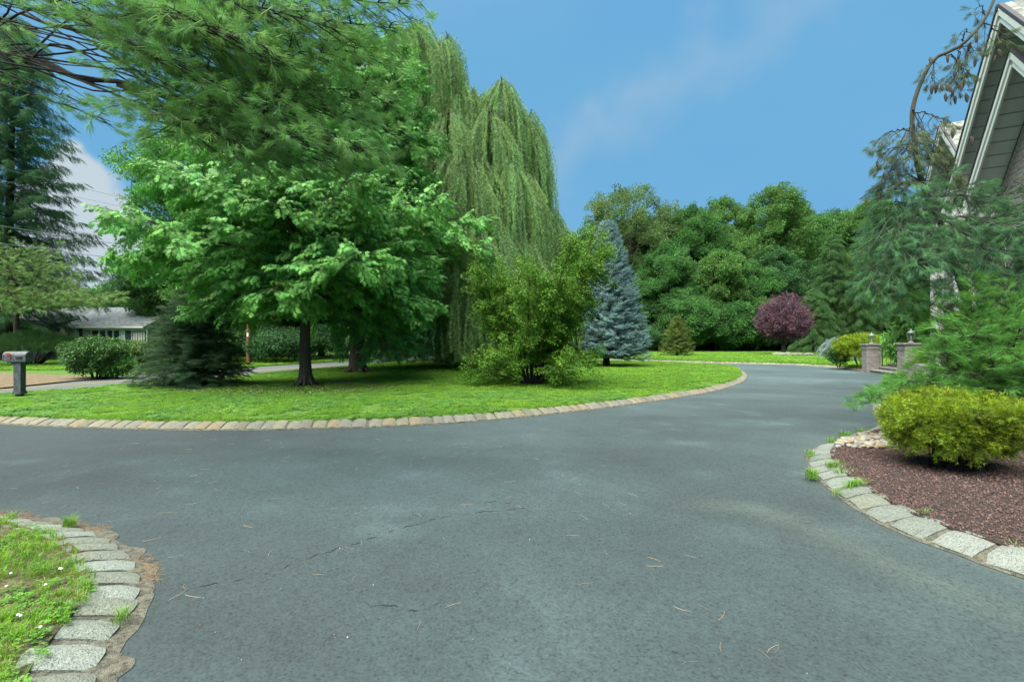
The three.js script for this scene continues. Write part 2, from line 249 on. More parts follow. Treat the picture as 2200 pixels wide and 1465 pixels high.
structure('front_lawn', sheet(lawnPoly, LAWN), M.turf, 'bright mown front lawn island inside the curving driveway', 'lawn');
const farOuter = spline([V(-5.2, 0, -45.6), G(1000, 770.6), G(1200, 772.8), G(1402, 776.5), G(1541, 781), G(1704, 785), G(1786, 790), G(1868, 799.5), V(18.2, 0, -24.4)], 0.05);
const farPoly = [...shifted(farOuter, 0.25, 0).filter((_, k) => k % 6 === 0), V(24, 0, -24.4), V(60, 0, -20), V(110, 0, -60), V(110, 0, -120), V(4, 0, -120), ...roadNear.filter((p) => p.z < -45.7).reverse().map((p) => p.clone().add(V(0.1, 0, 0)))];
structure('far_lawn', sheet(farPoly, LAWN), M.turf, 'mown green lawn between the far driveway kerb and the wood', 'lawn');
const vergeEdge = shifted(roadNear, ROADW, 0);
const vergePoly = [...vergeEdge, V(-20, 0, -110), V(-120, 0, -110), V(-140, 0, 20)];
structure('verge', sheet(vergePoly, 0.05, 0.12), M.turf, 'grass yard and verge across the street around the ranch house', 'lawn');
structure('neighbour_drive', sheet([G(-160, 836, 0.055), G(0, 833, 0.055), G(70, 826, 0.055), G(160, 817, 0.055), G(250, 810, 0.055), G(150, 806, 0.055), G(0, 800, 0.055), G(-200, 797, 0.055)], 0.056, 0), M.dirt, 'sandy tan driveway mouth across the street by the yew', 'driveway');
const islandOuter = spline([G(200, 1500), G(214, 1440), G(262, 1352), G(298, 1290), G(297, 1240), G(270, 1195), G(225, 1163), G(150, 1138), G(60, 1122), G(-60, 1108), G(-400, 1085), V(-9.5, 0, -5.3), V(-13.5, 0, -4.0), V(-16.5, 0, -0.5)], 0.05);
const islandPoly = [...shifted(islandOuter, 0.25, 0).filter((_, k) => k % 3 === 0), V(-18.5, 0, 3), V(-14, 0, 6), V(-6, 0, 5), V(-3.2, 0, 1.5), V(-2.6, 0, -0.6)];
structure('side_lawn', sheet(islandPoly, 0.10), std(rgb(0.13, 0.125, 0.05), 1, { map: again(texSoil, 1.5), bumpMap: again(texSoil, 1.5), bumpScale: 0.02 }), 'weedy grass patch strewn with needles inside the granite kerb', 'lawn');
const bedPoly = [...shifted(bedOuter, -0.25, 0).filter((_, k) => k % 4 === 0), V(17, 0, -19.4), V(30, 0, -21), V(34, 0, 6), V(12, 0, 6), V(9, 0, 1)].map((p) => p);
structure('planting_bed', sheet(bedPoly, BED), M.soil, 'reddish mulch planting bed beside the house', 'flower bed');

// kerbs of sloping granite blocks set in mortar; each block is a part
const blockShapes = [0, 1, 2, 3, 4, 5].map((s) => {
  const r = rnd(900 + s), g = new THREE.BoxGeometry(1, 1, 1, 3, 1, 3), p = g.attributes.position, seen = {};
  for (let k = 0; k < p.count; k++) {
    let x = p.getX(k), y = p.getY(k), z = p.getZ(k); const key = [x, y, z].map((q) => q.toFixed(2)).join(); seen[key] ??= [(r() - 0.5) * 0.07, (r() - 0.5) * 0.09, (r() - 0.5) * 0.07];
    const ex = Math.abs(x) > 0.49, ez = Math.abs(z) > 0.49; if (y > 0) { if (ex) y -= 0.10; if (ez) y -= 0.10; } if (ex && ez) { x *= 0.94; z *= 0.94; }
    p.setXYZ(k, x + seen[key][0], y + seen[key][1], z + seen[key][2]);
  }
  return toCreasedNormals(g, 0.7);
});
function kerb(name, path, side, mats, pitch, { low = 0.03, high = 0.125, joint = 0.012, depth = 0.27, apron = 0.03, seed = 1, from = 0, to = 1e9, label } = {}) {
  const root = thing(name, label, 'kerb'); root.userData.kind = 'structure';
  const r = rnd(seed), n = (k) => inward(path, k).multiplyScalar(side), g = new GB(), step = path[1].distanceTo(path[0]);
  const row = path.map((p, k) => { const q = n(k), o = apron * (0.25 + 0.9 * noise3(k * step * 5, seed, 2) + 0.55 * noise3(k * step * 19, seed, 5) * noise3(k * step * 3, seed, 9)); return [p.clone().addScaledVector(q, -o).setY(0.004), p.clone().addScaledVector(q, -0.01).setY(low - 0.016), p.clone().addScaledVector(q, depth + 0.015).setY(high - 0.014)]; });
  for (let k = 0; k + 1 < row.length; k++) for (let j = 0; j < 2; j++) { const [a, b, c, d] = [row[k][j], row[k + 1][j], row[k + 1][j + 1], row[k][j + 1]]; if (side > 0) g.quad(a, b, c, d); else g.quad(b, a, d, c); }
  const mg = g.geo(), mp = mg.attributes.position; for (let k = 0; k < mp.count; k++) mg.attributes.uv.setXY(k, mp.getX(k), mp.getZ(k)); part('mortar', mg, M.mortar, root);
  let s = from; const total = step * (path.length - 1), slope = Math.atan2(high - low, depth);
  while (s < Math.min(total, to)) {
    const w = pitch * (0.88 + 0.26 * r()), mid = clamp(Math.round((s + w / 2) / step), 0, path.length - 1), q = n(mid), t = V(-q.z, 0, q.x);
    const b = part('kerb_block', blockShapes[Math.floor(r() * 6)], mats[Math.floor(r() * mats.length)], root);
    const up = V(0, Math.cos(slope), 0).addScaledVector(q, -Math.sin(slope)), zz = V(0, Math.sin(slope), 0).addScaledVector(q, Math.cos(slope)), th = 0.11;
    const c = path[mid].clone().addScaledVector(q, depth / 2 * (0.98 + 0.04 * r())).setY((low + high) / 2 + 0.004 * r()).addScaledVector(up, -th / 2 + 0.006);
    const x = t.clone().applyAxisAngle(up, (r() - 0.5) * 0.07), dd = depth * (0.96 + 0.1 * r());
    b.matrixAutoUpdate = true; const m = new THREE.Matrix4().makeBasis(x, up, x.clone().cross(up)); b.quaternion.setFromRotationMatrix(m); b.scale.set(w - joint * (0.7 + 0.6 * r()), th, dd); b.position.copy(c); b.rotateZ((r() - 0.5) * 0.03);
    s += w;
  }
}
kerb('lawn_kerb', lawnOuter, 1, M.tanStone, 0.235, { seed: 5, low: 0.025, high: LAWN + 0.012, apron: 0.03, label: 'tan stained stone block kerb edging the front lawn' });
kerb('far_kerb', farOuter, 1, M.tanStone, 0.28, { seed: 6, low: 0.025, high: LAWN + 0.012, label: 'pale stone block kerb along the far lawn up to the brick pier' });
kerb('side_kerb', islandOuter, 1, M.granite, 0.225, { seed: 7, low: 0.03, high: 0.112, joint: 0.03, depth: 0.31, apron: 0.11, to: 12, label: 'weathered granite block kerb with mortar apron round the weedy grass patch' });
kerb('bed_kerb', bedOuter, -1, M.graniteGrey, 0.33, { seed: 8, low: 0.025, high: BED + 0.012, joint: 0.05, depth: 0.3, apron: 0.03, label: 'wide granite block kerb round the mulch planting bed' });

// ------------------------------------------------------------------ leaf, needle and grass shapes (local +Y is the way they grow, +Z their upper side)
const UPV = V(0, 1, 0);
function rhomb(b, at, dir, up, len, wid, fold = 0.25) {          // one pointed leaf, folded along its midrib
  const d = dir.clone().normalize(), x = d.clone().cross(up).normalize(), u = x.clone().cross(d);
  const tip = at.clone().addScaledVector(d, len).addScaledVector(u, -fold * len * 0.4), m = at.clone().addScaledVector(d, len * 0.45);
  const l = m.clone().addScaledVector(x, wid / 2).addScaledVector(u, fold * wid * 0.6), r = m.clone().addScaledVector(x, -wid / 2).addScaledVector(u, fold * wid * 0.6);
  b.tri(at, l, tip); b.tri(at, tip, r);
}
function leafClump(seed, { n = 26, R = 0.35, flat = 0.6, len = 0.12, wid = 0.07 }) {
  const b = new GB(), r = rnd(seed);
  for (let k = 0; k < n; k++) { const d = ball(r), p = d.clone().multiplyScalar(R * Math.cbrt(0.15 + 0.85 * r())); p.z *= flat; const out = d.clone().multiplyScalar(0.8).add(ball(r).multiplyScalar(0.7)); const up = V(0, 0.25, 1).add(ball(r).multiplyScalar(0.75)); rhomb(b, p, out, up, len * (0.7 + 0.6 * r()), wid * (0.7 + 0.6 * r())); }
  return b.geo();
}
function oakSpray(seed, n = 12, L = 0.118) {
  const b = new GB(), r = rnd(seed); b.tube([V(0, 0, 0), V(0, 0.2, 0.01), V(0, 0.38, -0.03)], [0.005, 0.004, 0.002], 3, false);
  for (let k = 0; k < n; k++) {
    const t = 0.08 + 0.32 * k / n, s = k % 2 ? 1 : -1, a = s * (0.5 + 0.8 * r()) * (k > n - 3 ? 0.4 : 1);
    const d = V(Math.sin(a), Math.cos(a), -0.25 - 0.4 * r()).normalize(), up = V((r() - 0.5) * 0.9, (r() - 0.3) * 0.7, 1).normalize();
    const x = d.clone().cross(up).normalize(), u = x.clone().cross(d), q = L * (0.75 + 0.5 * r()), o = V(s * 0.02, t, -0.03 * t);
    const at = (X, Y) => o.clone().addScaledVector(x, X * q).addScaledVector(d, (Y + 0.2) * q).addScaledVector(u, (-0.25 * Y * Y + 0.1 * Math.abs(X)) * q);
    for (const m of [-1, 1]) { const T = (p1, p2, p3) => m > 0 ? b.tri(p1, p2, p3) : b.tri(p1, p3, p2); T(at(0, 0), at(m * 0.32, 0.14), at(0, 0.34)); T(at(0, 0.22), at(m * 0.5, 0.52), at(0, 0.58)); T(at(0, 0.5), at(m * 0.3, 0.9), at(0, 0.84)); }
    b.tri(at(-0.07, 0.55), at(0.07, 0.55), at(0, 1.08));
  }
  return b.geo();
}
function willowStrand(seed, L = 1.5, n = 64) {                   // hangs along +Y
  const b = new GB(), r = rnd(seed), ph = r() * 6; const at = (t) => V(Math.sin(ph + t * 2.2) * 0.06 * t, t * L, Math.cos(ph * 1.7 + t * 2.6) * 0.06 * t);
  const pts = [0, 0.25, 0.5, 0.75, 1].map(at); b.tube(pts, [0.006, 0.005, 0.005, 0.004, 0.003], 3, false);
  for (let k = 0; k < n; k++) { const t = (k + r()) / n, a = r() * 6.283, out = V(Math.cos(a), 0.55 + 0.7 * r(), Math.sin(a)); rhomb(b, at(t), out, ball(r), 0.125 * (0.7 + 0.7 * r()), 0.027, 0.1); }
  return b.geo();
}
function needleTuft(seed, { n = 48, len = 0.115, shoot = 0.12, wid = 0.0036, spread = 0.8 } = {}) {
  const b = new GB(), r = rnd(seed); b.tube([V(0, 0, 0), V(0, shoot, 0)], [0.004, 0.003], 3, false);
  for (let k = 0; k < n; k++) {
    const y = shoot * (0.1 + 0.95 * Math.sqrt(r())), a = r() * 6.283, s = spread * (0.35 + 0.85 * r()) * (1.25 - 0.6 * y / shoot), d = V(Math.cos(a) * s, 1, Math.sin(a) * s).normalize(), l = len * (0.7 + 0.45 * r());
    const o = V(0, y, 0), m = o.clone().addScaledVector(d, l * 0.55), tip = o.clone().addScaledVector(d, l).add(V(0, 0, -0.12 * l)), x = d.clone().cross(ball(r)).normalize().multiplyScalar(wid / 2);
    b.tri(o, m.clone().add(x), m.clone().sub(x)); b.tri(m.clone().sub(x), m.clone().add(x), tip);
  }
  return b.geo();
}
function spruceSprig(seed, { L = 0.3, side = 4, nl = 0.024, wid = 0.006, dens = 13, droop = 0.1 } = {}) {
  const b = new GB(), r = rnd(seed);
  const shoot = (o, d, l) => { const e = o.clone().addScaledVector(d, l).add(V(0, 0, -droop * l)); b.tube([o, e], [0.004, 0.002], 3, false); const k = Math.max(5, Math.round(l * dens * 10)); for (let j = 0; j < k; j++) { const t = (j + r()) / k, p = o.clone().lerp(e, t), a = r() * 6.283, n = V(Math.cos(a), 0.15, Math.sin(a)); const dir = d.clone().multiplyScalar(0.7).add(n).normalize(), x = dir.clone().cross(d).normalize().multiplyScalar(wid / 2), q = nl * (0.8 + 0.5 * r()); b.tri(p.clone().add(x), p.clone().addScaledVector(dir, q), p.clone().sub(x)); } };
  shoot(V(0, 0, 0), V(0, 1, 0), L);
  for (let k = 0; k < side; k++) for (const m of [-1, 1]) { const t = 0.12 + 0.7 * k / side; shoot(V(0, t * L, -droop * t * L), V(m * (0.75 + 0.2 * r()), 0.6 + 0.2 * r(), (r() - 0.5) * 0.3).normalize(), L * (0.55 - 0.4 * t)); }
  return b.geo();
}
function threadSpray(seed, n = 16, L = 0.22) {                   // feathery sprays of a thread-leaf cypress
  const b = new GB(), r = rnd(seed);
  for (let k = 0; k < n; k++) {
    const a = (r() - 0.5) * 1.9, e = (r() - 0.5) * 0.9; let p = V(0, 0, 0), d = V(Math.sin(a), Math.cos(a), e).normalize(); const l = L * (0.5 + 0.6 * r()), st = 5;
    for (let s = 0; s < st; s++) { const q = p.clone().addScaledVector(d, l / st), x = d.clone().cross(ball(r)).normalize(), w = 0.007 * (1 - s / (st + 1)); b.tri(p.clone().addScaledVector(x, w), q.clone(), p.clone().addScaledVector(x, -w)); if (s) for (const m of [-1, 1]) { const y = d.clone().multiplyScalar(0.8).addScaledVector(x, m * 0.7), f = l * 0.26 * (0.6 + 0.6 * r()); b.tri(p, p.clone().addScaledVector(y, f).addScaledVector(d, 0.01), p.clone().addScaledVector(d, 0.012)); } p = q; d = d.clone().add(V(0, 0, -0.13)).add(ball(r).multiplyScalar(0.12)).normalize(); }
  }
  return b.geo();
}
function grassTuft(seed, n = 16, R = 0.07, h = 0.055, wid = 0.006) {   // grows along +Y
  const b = new GB(), r = rnd(seed);
  for (let k = 0; k < n; k++) { const a = r() * 6.283, q = R * Math.sqrt(r()), o = V(Math.cos(a) * q, -0.01, Math.sin(a) * q), l = h * (0.5 + 0.8 * r()), c = r() * 6.283, lean = 0.3 + 0.9 * r(), m = o.clone().add(V(Math.cos(c) * l * lean * 0.3, l * 0.65, Math.sin(c) * l * lean * 0.3)), t = o.clone().add(V(Math.cos(c) * l * lean, l * (1 - 0.25 * lean), Math.sin(c) * l * lean)), x = V(-Math.sin(c), 0, Math.cos(c)).multiplyScalar(wid / 2 * (0.7 + 0.6 * r())); b.tri(o.clone().add(x), o.clone().sub(x), m.clone().add(x)); b.tri(o.clone().sub(x), m.clone().sub(x), m.clone().add(x)); b.tri(m.clone().add(x), m.clone().sub(x), t); }
  return b.geo();
}
function cloverTuft(seed, n = 9, R = 0.07) {
  const b = new GB(), r = rnd(seed);
  for (let k = 0; k < n; k++) { const a = r() * 6.283, q = R * Math.sqrt(r()), o = V(Math.cos(a) * q, 0.02 + 0.03 * r(), Math.sin(a) * q), up = V((r() - 0.5) * 0.8, 1, (r() - 0.5) * 0.8).normalize(), t0 = r() * 6.283; for (let j = 0; j < 3; j++) { const e = t0 + j * 2.094, d = V(Math.cos(e), 0, Math.sin(e)), s = 0.014 + 0.007 * r(), x = d.clone().cross(up).normalize(); const p = (i, w) => o.clone().addScaledVector(d, i * s).addScaledVector(x, w * s).addScaledVector(up, -0.1 * i * s); b.tri(p(0, 0), p(0.7, 0.5), p(1.05, 0.25)); b.tri(p(0, 0), p(1.05, 0.25), p(1.05, -0.25)); b.tri(p(0, 0), p(1.05, -0.25), p(0.7, -0.5)); } b.tri(V(o.x * 0.6, -0.01, o.z * 0.6), V(o.x * 0.6 + 0.002, -0.01, o.z * 0.6), o); }
  return b.geo();
}
const L = {
  woodWarm: leafy(rgb(0.105, 0.24, 0.05), 0.8, 0.47),
  oak: leafy(rgb(0.15, 0.39, 0.085), 0.62, 0.46), maple: leafy(rgb(0.12, 0.31, 0.06), 0.7), wood: leafy(rgb(0.085, 0.235, 0.055), 0.8, 0.47), woodDark: leafy(rgb(0.062, 0.175, 0.055), 0.8, 0.42), lime: leafy(rgb(0.14, 0.31, 0.03), 0.6, 0.47), willow: leafy(rgb(0.26, 0.43, 0.16), 0.6, 0.47),
  pine: leafy(rgb(0.18, 0.375, 0.10), 0.78, 0.44), pineBlue: leafy(rgb(0.07, 0.19, 0.075), 0.78, 0.37), spruce: leafy(rgb(0.042, 0.095, 0.04), 0.65, 0.21), blue: leafy(rgb(0.19, 0.32, 0.32), 0.75, 0.21), fir: leafy(rgb(0.14, 0.21, 0.04), 0.65, 0.32), gold: leafy(rgb(0.235, 0.35, 0.015), 0.65, 0.47), purple: leafy(rgb(0.145, 0.075, 0.11), 0.6, 0.42), yew: leafy(rgb(0.055, 0.145, 0.035), 0.65, 0.21), shrub: leafy(rgb(0.10, 0.23, 0.06), 0.55, 0.37), grass: leafy(rgb(0.145, 0.33, 0.012), 0.88, 0.50), weed: leafy(rgb(0.15, 0.30, 0.035), 0.6, 0.50), clover: leafy(rgb(0.10, 0.27, 0.025), 0.6, 0.47),
};
const S = {
  oak: [oakSpray(1), oakSpray(2), oakSpray(3)], far: [1, 2, 3].map((k) => leafClump(10 + k, { n: 52, R: 0.56, len: 0.22, wid: 0.14, flat: 0.75 })), mid: [1, 2].map((k) => leafClump(20 + k, { n: 30, R: 0.3, len: 0.13, wid: 0.075 })), small: [1, 2].map((k) => leafClump(30 + k, { n: 30, R: 0.16, len: 0.075, wid: 0.04 })), tiny: [1, 2].map((k) => leafClump(36 + k, { n: 26, R: 0.28, len: 0.1, wid: 0.035 })),
  willow: [willowStrand(1), willowStrand(2), willowStrand(3)], tuft: [needleTuft(1), needleTuft(2)], tuftFar: [needleTuft(5, { n: 44, len: 0.2, shoot: 0.24, wid: 0.011 }), needleTuft(6, { n: 44, len: 0.2, shoot: 0.24, wid: 0.011 })],
  sprig: [spruceSprig(1), spruceSprig(2)], sprigFar: [spruceSprig(3, { L: 0.7, side: 4, nl: 0.06, wid: 0.03, dens: 5, droop: 0.25 }), spruceSprig(4, { L: 0.7, side: 3, nl: 0.06, wid: 0.03, dens: 5, droop: 0.35 })], blue: [spruceSprig(6, { L: 0.34, side: 4, nl: 0.034, wid: 0.013, dens: 10, droop: -0.1 }), spruceSprig(7, { L: 0.34, side: 3, nl: 0.034, wid: 0.013, dens: 10, droop: -0.1 })],
  thread: [threadSpray(1), threadSpray(2), threadSpray(3)], grass: [grassTuft(1), grassTuft(2), grassTuft(3)], grassLong: [grassTuft(4, 18, 0.06, 0.10, 0.005), grassTuft(5, 14, 0.05, 0.12, 0.006)], clover: [cloverTuft(1), cloverTuft(2)],
};
function foliage(parent, shapes, mat, list, name = 'crown') { const by = shapes.map(() => []); list.forEach((q, k) => by[k % shapes.length].push(q)); shapes.forEach((g, k) => copies(name, g, mat, by[k], parent)); }
function limb(r, p, d, len, n, sag = 0, jit = 0.08) { const pts = [p.clone()]; let q = p.clone(), e = d.clone().normalize(); for (let k = 0; k < n; k++) { e.add(V((r() - 0.5) * jit, (r() - 0.5) * jit - sag / n, (r() - 0.5) * jit)).normalize(); q = q.clone().addScaledVector(e, len / n); pts.push(q); } return pts; }
const along = (pts, t) => { const f = clamp(t, 0, 0.9999) * (pts.length - 1), k = Math.floor(f); return pts[k].clone().lerp(pts[k + 1], f - k); };
const heading = (pts, t) => { const k = Math.min(pts.length - 2, Math.floor(clamp(t, 0, 0.9999) * (pts.length - 1))); return pts[k + 1].clone().sub(pts[k]).normalize(); };

// ------------------------------------------------------------------ tree builders (each tree: trunk and crown under one base)
function trunkGeo(b, r, pts, r0, taper = 0.85, flare = 0.5, sides = 10) { b.tube(pts, (t) => r0 * (Math.pow(1 - t, taper) * 0.97 + 0.03) * (1 + flare * Math.exp(-t * (pts.length - 1) * 1.6)), sides); }
function broadTree(name, label, pos, { h, base = 0.25, R, Rz = R, lobes = 22, per = 90, r0 = 0.22, shapes = S.far, mat = L.wood, seed = 1, group, bark = M.bark, lo = 0.6, hi = 1.25, lobeR = 0.34, airy = 0, warm = 0.13, turnTop = 0, scale = 1 }) {
  const t = thing(name, label, 'tree', pos, 0, group), r = rnd(seed), b = new GB(), list = [];
  const stem = limb(r, V(0, -0.1, 0), V(turnTop, 1, 0), h * 0.86, 9, 0, 0.09); trunkGeo(b, r, stem, r0, 0.8, 0.4, 8);
  const mid = h * (1 + base) / 2, half = h * (1 - base) / 2;
  for (let k = 0; k < lobes; k++) {
    const y = -1 + 2 * (k + 0.5) / lobes, a = k * 2.39996 + r(), q = Math.sqrt(1 - y * y) * (0.62 + 0.3 * r()), lr = lobeR * R * (0.65 + 0.7 * r()) * (y > 0.75 ? 0.75 : 1), top = Math.pow(clamp((y + 1) / 2), 0.9);
    const c = V(Math.cos(a) * q * R, mid + y * half * 0.84, Math.sin(a) * q * Rz).add(along(stem, 0.5 * (1 + y)).setY(0));
    const from = along(stem, clamp((c.y - Math.hypot(c.x, c.z) * 0.75) / (h * 0.86), base * 0.7, 0.92)), lp = [from, from.clone().lerp(c, 0.5).add(V(0, -0.06 * R, 0)), c];
    b.tube(lp, [r0 * 0.36 * (1 - top * 0.6), r0 * 0.2 * (1 - top * 0.5), r0 * 0.06], 5);
    const sx = 0.8 + 0.6 * r(), sy = 0.6 + 0.55 * r(), n = Math.round(per * Math.pow(lr / (lobeR * R), 1.6));
    for (let j = 0; j < n; j++) {
      const d = ball(r); if (d.y < -0.35 && r() < 0.75) { j -= 0.6; continue; }
      const f = (0.5 + 0.62 * r() - airy * r() * 0.5) * (0.7 + 0.65 * noise3(d.x * 2.6 + k * 7, d.y * 2.6, d.z * 2.6)), p = c.clone().add(V(d.x * lr * sx, d.y * lr * sy, d.z * lr * sx).multiplyScalar(f)); if (p.y < 0.3) continue;
      if (airy && j % 7 === 0) b.tube([c, p], [r0 * 0.05, r0 * 0.02], 3, false);
      list.push([place(p, d.clone().add(V(0, 0.3, 0)).add(ball(r).multiplyScalar(0.6)), UPV.clone().add(ball(r).multiplyScalar(0.5)), scale * (0.75 + 0.5 * r())), tint(r, lo, hi, warm)]);
    }
  }
  part('trunk', b.geo(), bark, t); foliage(t, shapes, mat, list); return t;
}
function pinOak(label, pos, { h, spread, clear, r0, prim, seed, lowDroop = 0.25, mat = L.oak, gap = 0.125 }) {
  const t = thing('pin_oak', label, 'tree', pos), r = rnd(seed), b = new GB(), list = [], stem = limb(r, V(0, -0.05, 0), V(0, 1, 0), h, 14, 0, 0.05);
  trunkGeo(b, r, stem, r0, 0.75, 0.35, 14);
  for (let k = 0; k < 7; k++) { const a = k / 7 * 6.283 + r() * 0.5, d = V(Math.cos(a), 0, Math.sin(a)); b.tube([V(0, 0.42, 0).addScaledVector(d, r0 * 0.7), V(0, 0.12, 0).addScaledVector(d, r0 * 1.35), V(0, -0.03, 0).addScaledVector(d, r0 * (2 + 1.2 * r()))], [r0 * 0.35, r0 * 0.3, r0 * 0.1], 6); }
  for (let k = 0; k < prim; k++) {
    const f = (k + 0.5) / prim, y = (clear + (h - clear) * Math.pow(f, 1.12)) / h, az = k * 2.39996 + r() * 0.6, len = spread * (0.22 + 0.9 * Math.pow(1 - f, 0.75)) * (0.5 + 0.67 * r()) * (f < 0.1 ? 0.85 : 1), el = lerp(-0.05 - lowDroop * 0.3, 1.05, Math.pow(f, 1.15)) + 0.5 * (r() - 0.35);
    const p = limb(r, along(stem, y), V(Math.cos(az) * Math.cos(el), Math.sin(el), Math.sin(az) * Math.cos(el)), len, 8, lerp(lowDroop * 1.7, 0.05, f), 0.16);
    b.tube(p, (q) => lerp(0.012 + 0.013 * len, 0.004, q), 5);
    const m = Math.round(len * 5.6);
    for (let j = 0; j < m; j++) {
      const s = 0.16 + 0.84 * (j + r() * 0.7) / m, hd = heading(p, s), sd = j % 2 ? 1 : -1, across = hd.clone().cross(UPV).normalize();
      const d = hd.clone().multiplyScalar(0.7).addScaledVector(across, sd * (0.8 + 0.4 * r())).add(V(0, -0.05 + 1.1 * (r() - 0.5), 0)).normalize(), sl = (0.25 + 0.34 * len * Math.sin(Math.PI * clamp(s * 0.8 + 0.15))) * (0.5 + 0.7 * r());
      const tw = limb(r, along(p, s), d, sl, 4, 0.3, 0.2); b.tube(tw, [0.011, 0.009, 0.007, 0.005, 0.003], 3, false);
      const c = Math.max(1, Math.round(sl / gap));
      for (let i = 0; i < c; i++) { const q = 0.2 + 0.8 * (i + 0.6 * r()) / c, e = heading(tw, q).add(V(0, -0.15, 0)).add(ball(r).multiplyScalar(0.55)); list.push([place(along(tw, q), e, UPV.clone().add(ball(r).multiplyScalar(0.7)), 0.8 + 0.4 * r()), tint(r, 0.65, 1.3, 0.25)]); }
    }
  }
  part('trunk', b.geo(), M.bark, t); foliage(t, S.oak, mat, list); return t;
}
function conifer(name, label, pos, { h, R, n = 110, shape = (f) => Math.pow(1 - f, 0.8), clear = 0.04, mat, shapes, gap = 0.16, up0 = -0.1, up1 = 0.7, droop = 0.2, r0 = 0.14, seed = 1, lo = 0.6, hi = 1.25, lean = null, size = 1, group, bark = M.barkDark, ragged = 0.25, hang = 0 }) {
  const t = thing(name, label, 'tree', pos, 0, group), r = rnd(seed), b = new GB(), list = [], stem = limb(r, V(0, -0.05, 0), V(0, 1, 0), h, 10, 0, 0.02); trunkGeo(b, r, stem, r0, 0.9, 0.4, 8);
  for (let k = 0; k < n; k++) {
    const f = Math.pow((k + 0.3) / n, 0.92), y = clear + (1 - clear) * f, az = k * 2.39996 + r() * 0.8; let len = R * shape(f) * (1 - ragged + 1.6 * ragged * r()) + 0.06; if (lean) len *= lean(az, f);
    const el = lerp(up0, up1, f) + 0.15 * (r() - 0.5), p = limb(r, along(stem, y), V(Math.cos(az) * Math.cos(el), Math.sin(el), Math.sin(az) * Math.cos(el)), len, 5, droop * (0.6 + 0.6 * r()), 0.06);
    b.tube(p, (q) => lerp(0.010 + 0.006 * len, 0.003, q), 4, false);
    const m = Math.max(2, Math.round(len / gap));
    for (let j = 0; j < m; j++) for (const sd of [-1, 1]) {
      const s = 0.14 + 0.86 * (j + r()) / m, hd = heading(p, s), across = hd.clone().cross(UPV).normalize(), d = hd.clone().multiplyScalar(0.75).addScaledVector(across, sd * 0.75 * (1.1 - s * 0.7)).add(V(0, -hang * (0.5 + r()), 0)).add(ball(r).multiplyScalar(0.5));
      list.push([place(along(p, s), d, UPV.clone().add(ball(r).multiplyScalar(0.35)), size * (0.7 + 0.5 * r())), tint(r, lo, hi, 0.12)]);
    }
    list.push([place(p[p.length - 1], heading(p, 1).add(V(0, -hang * 0.5, 0)), UPV, size), tint(r, lo, hi, 0.12)]);
  }
  part('trunk', b.geo(), bark, t); foliage(t, shapes, mat, list); return t;
}
function mound(name, label, pos, { R, Rz = R, h, n = 900, shapes, mat, seed = 1, size = 1, lo = 0.55, hi = 1.25, under = 0.15, flat = 0.8, stems = 12, stemR = 0.015, group, category = 'shrub', lump = 0.18, warm = 0.15, upward = 0.5, bark = M.twig, fill = 0.3, foot = 0.12 }) {
  const t = thing(name, label, category, pos, 0, group), r = rnd(seed), b = new GB(), list = [];
  const cy = h * (0.5 + under * 0.3), hy = h - cy;
  const skin = (d) => 1 + lump * 2 * (fbm(d.x * 2.2 + seed * 3.1, d.y * 2.2, d.z * 2.2, 3) - 0.5);
  for (let k = 0; k < n; k++) {
    const d = ball(r); if (d.y < -under - 0.3 * r()) { k -= 0.8; continue; }
    const f = (r() < fill ? 0.55 + 0.35 * r() : 0.86 + 0.16 * r()) * skin(d), p = V(d.x * R * f, cy + (d.y > 0 ? d.y * hy : d.y * cy * flat) * f, d.z * Rz * f);
    list.push([place(p, d.clone().multiplyScalar(1 - upward * 0.5).add(V(0, upward, 0)).add(ball(r).multiplyScalar(0.5)), d.clone().add(V(0, 0.5, 0)).add(ball(r).multiplyScalar(0.3)), size * (0.7 + 0.55 * r())), tint(r, lo, hi, warm)]);
  }
  for (let k = 0; k < stems; k++) { const a = k * 2.4 + r(), q = 0.35 + 0.5 * r(); b.tube([V(Math.cos(a) * R * foot, -0.03, Math.sin(a) * Rz * foot), V(Math.cos(a) * R * q * 0.45, cy * 0.55, Math.sin(a) * Rz * q * 0.45), V(Math.cos(a) * R * q, cy * (0.8 + 0.5 * r()), Math.sin(a) * Rz * q)], [stemR * 1.3, stemR, stemR * 0.5], 5); }
  part('stems', b.geo(), bark, t); foliage(t, shapes, mat, list, 'foliage'); return t;
}
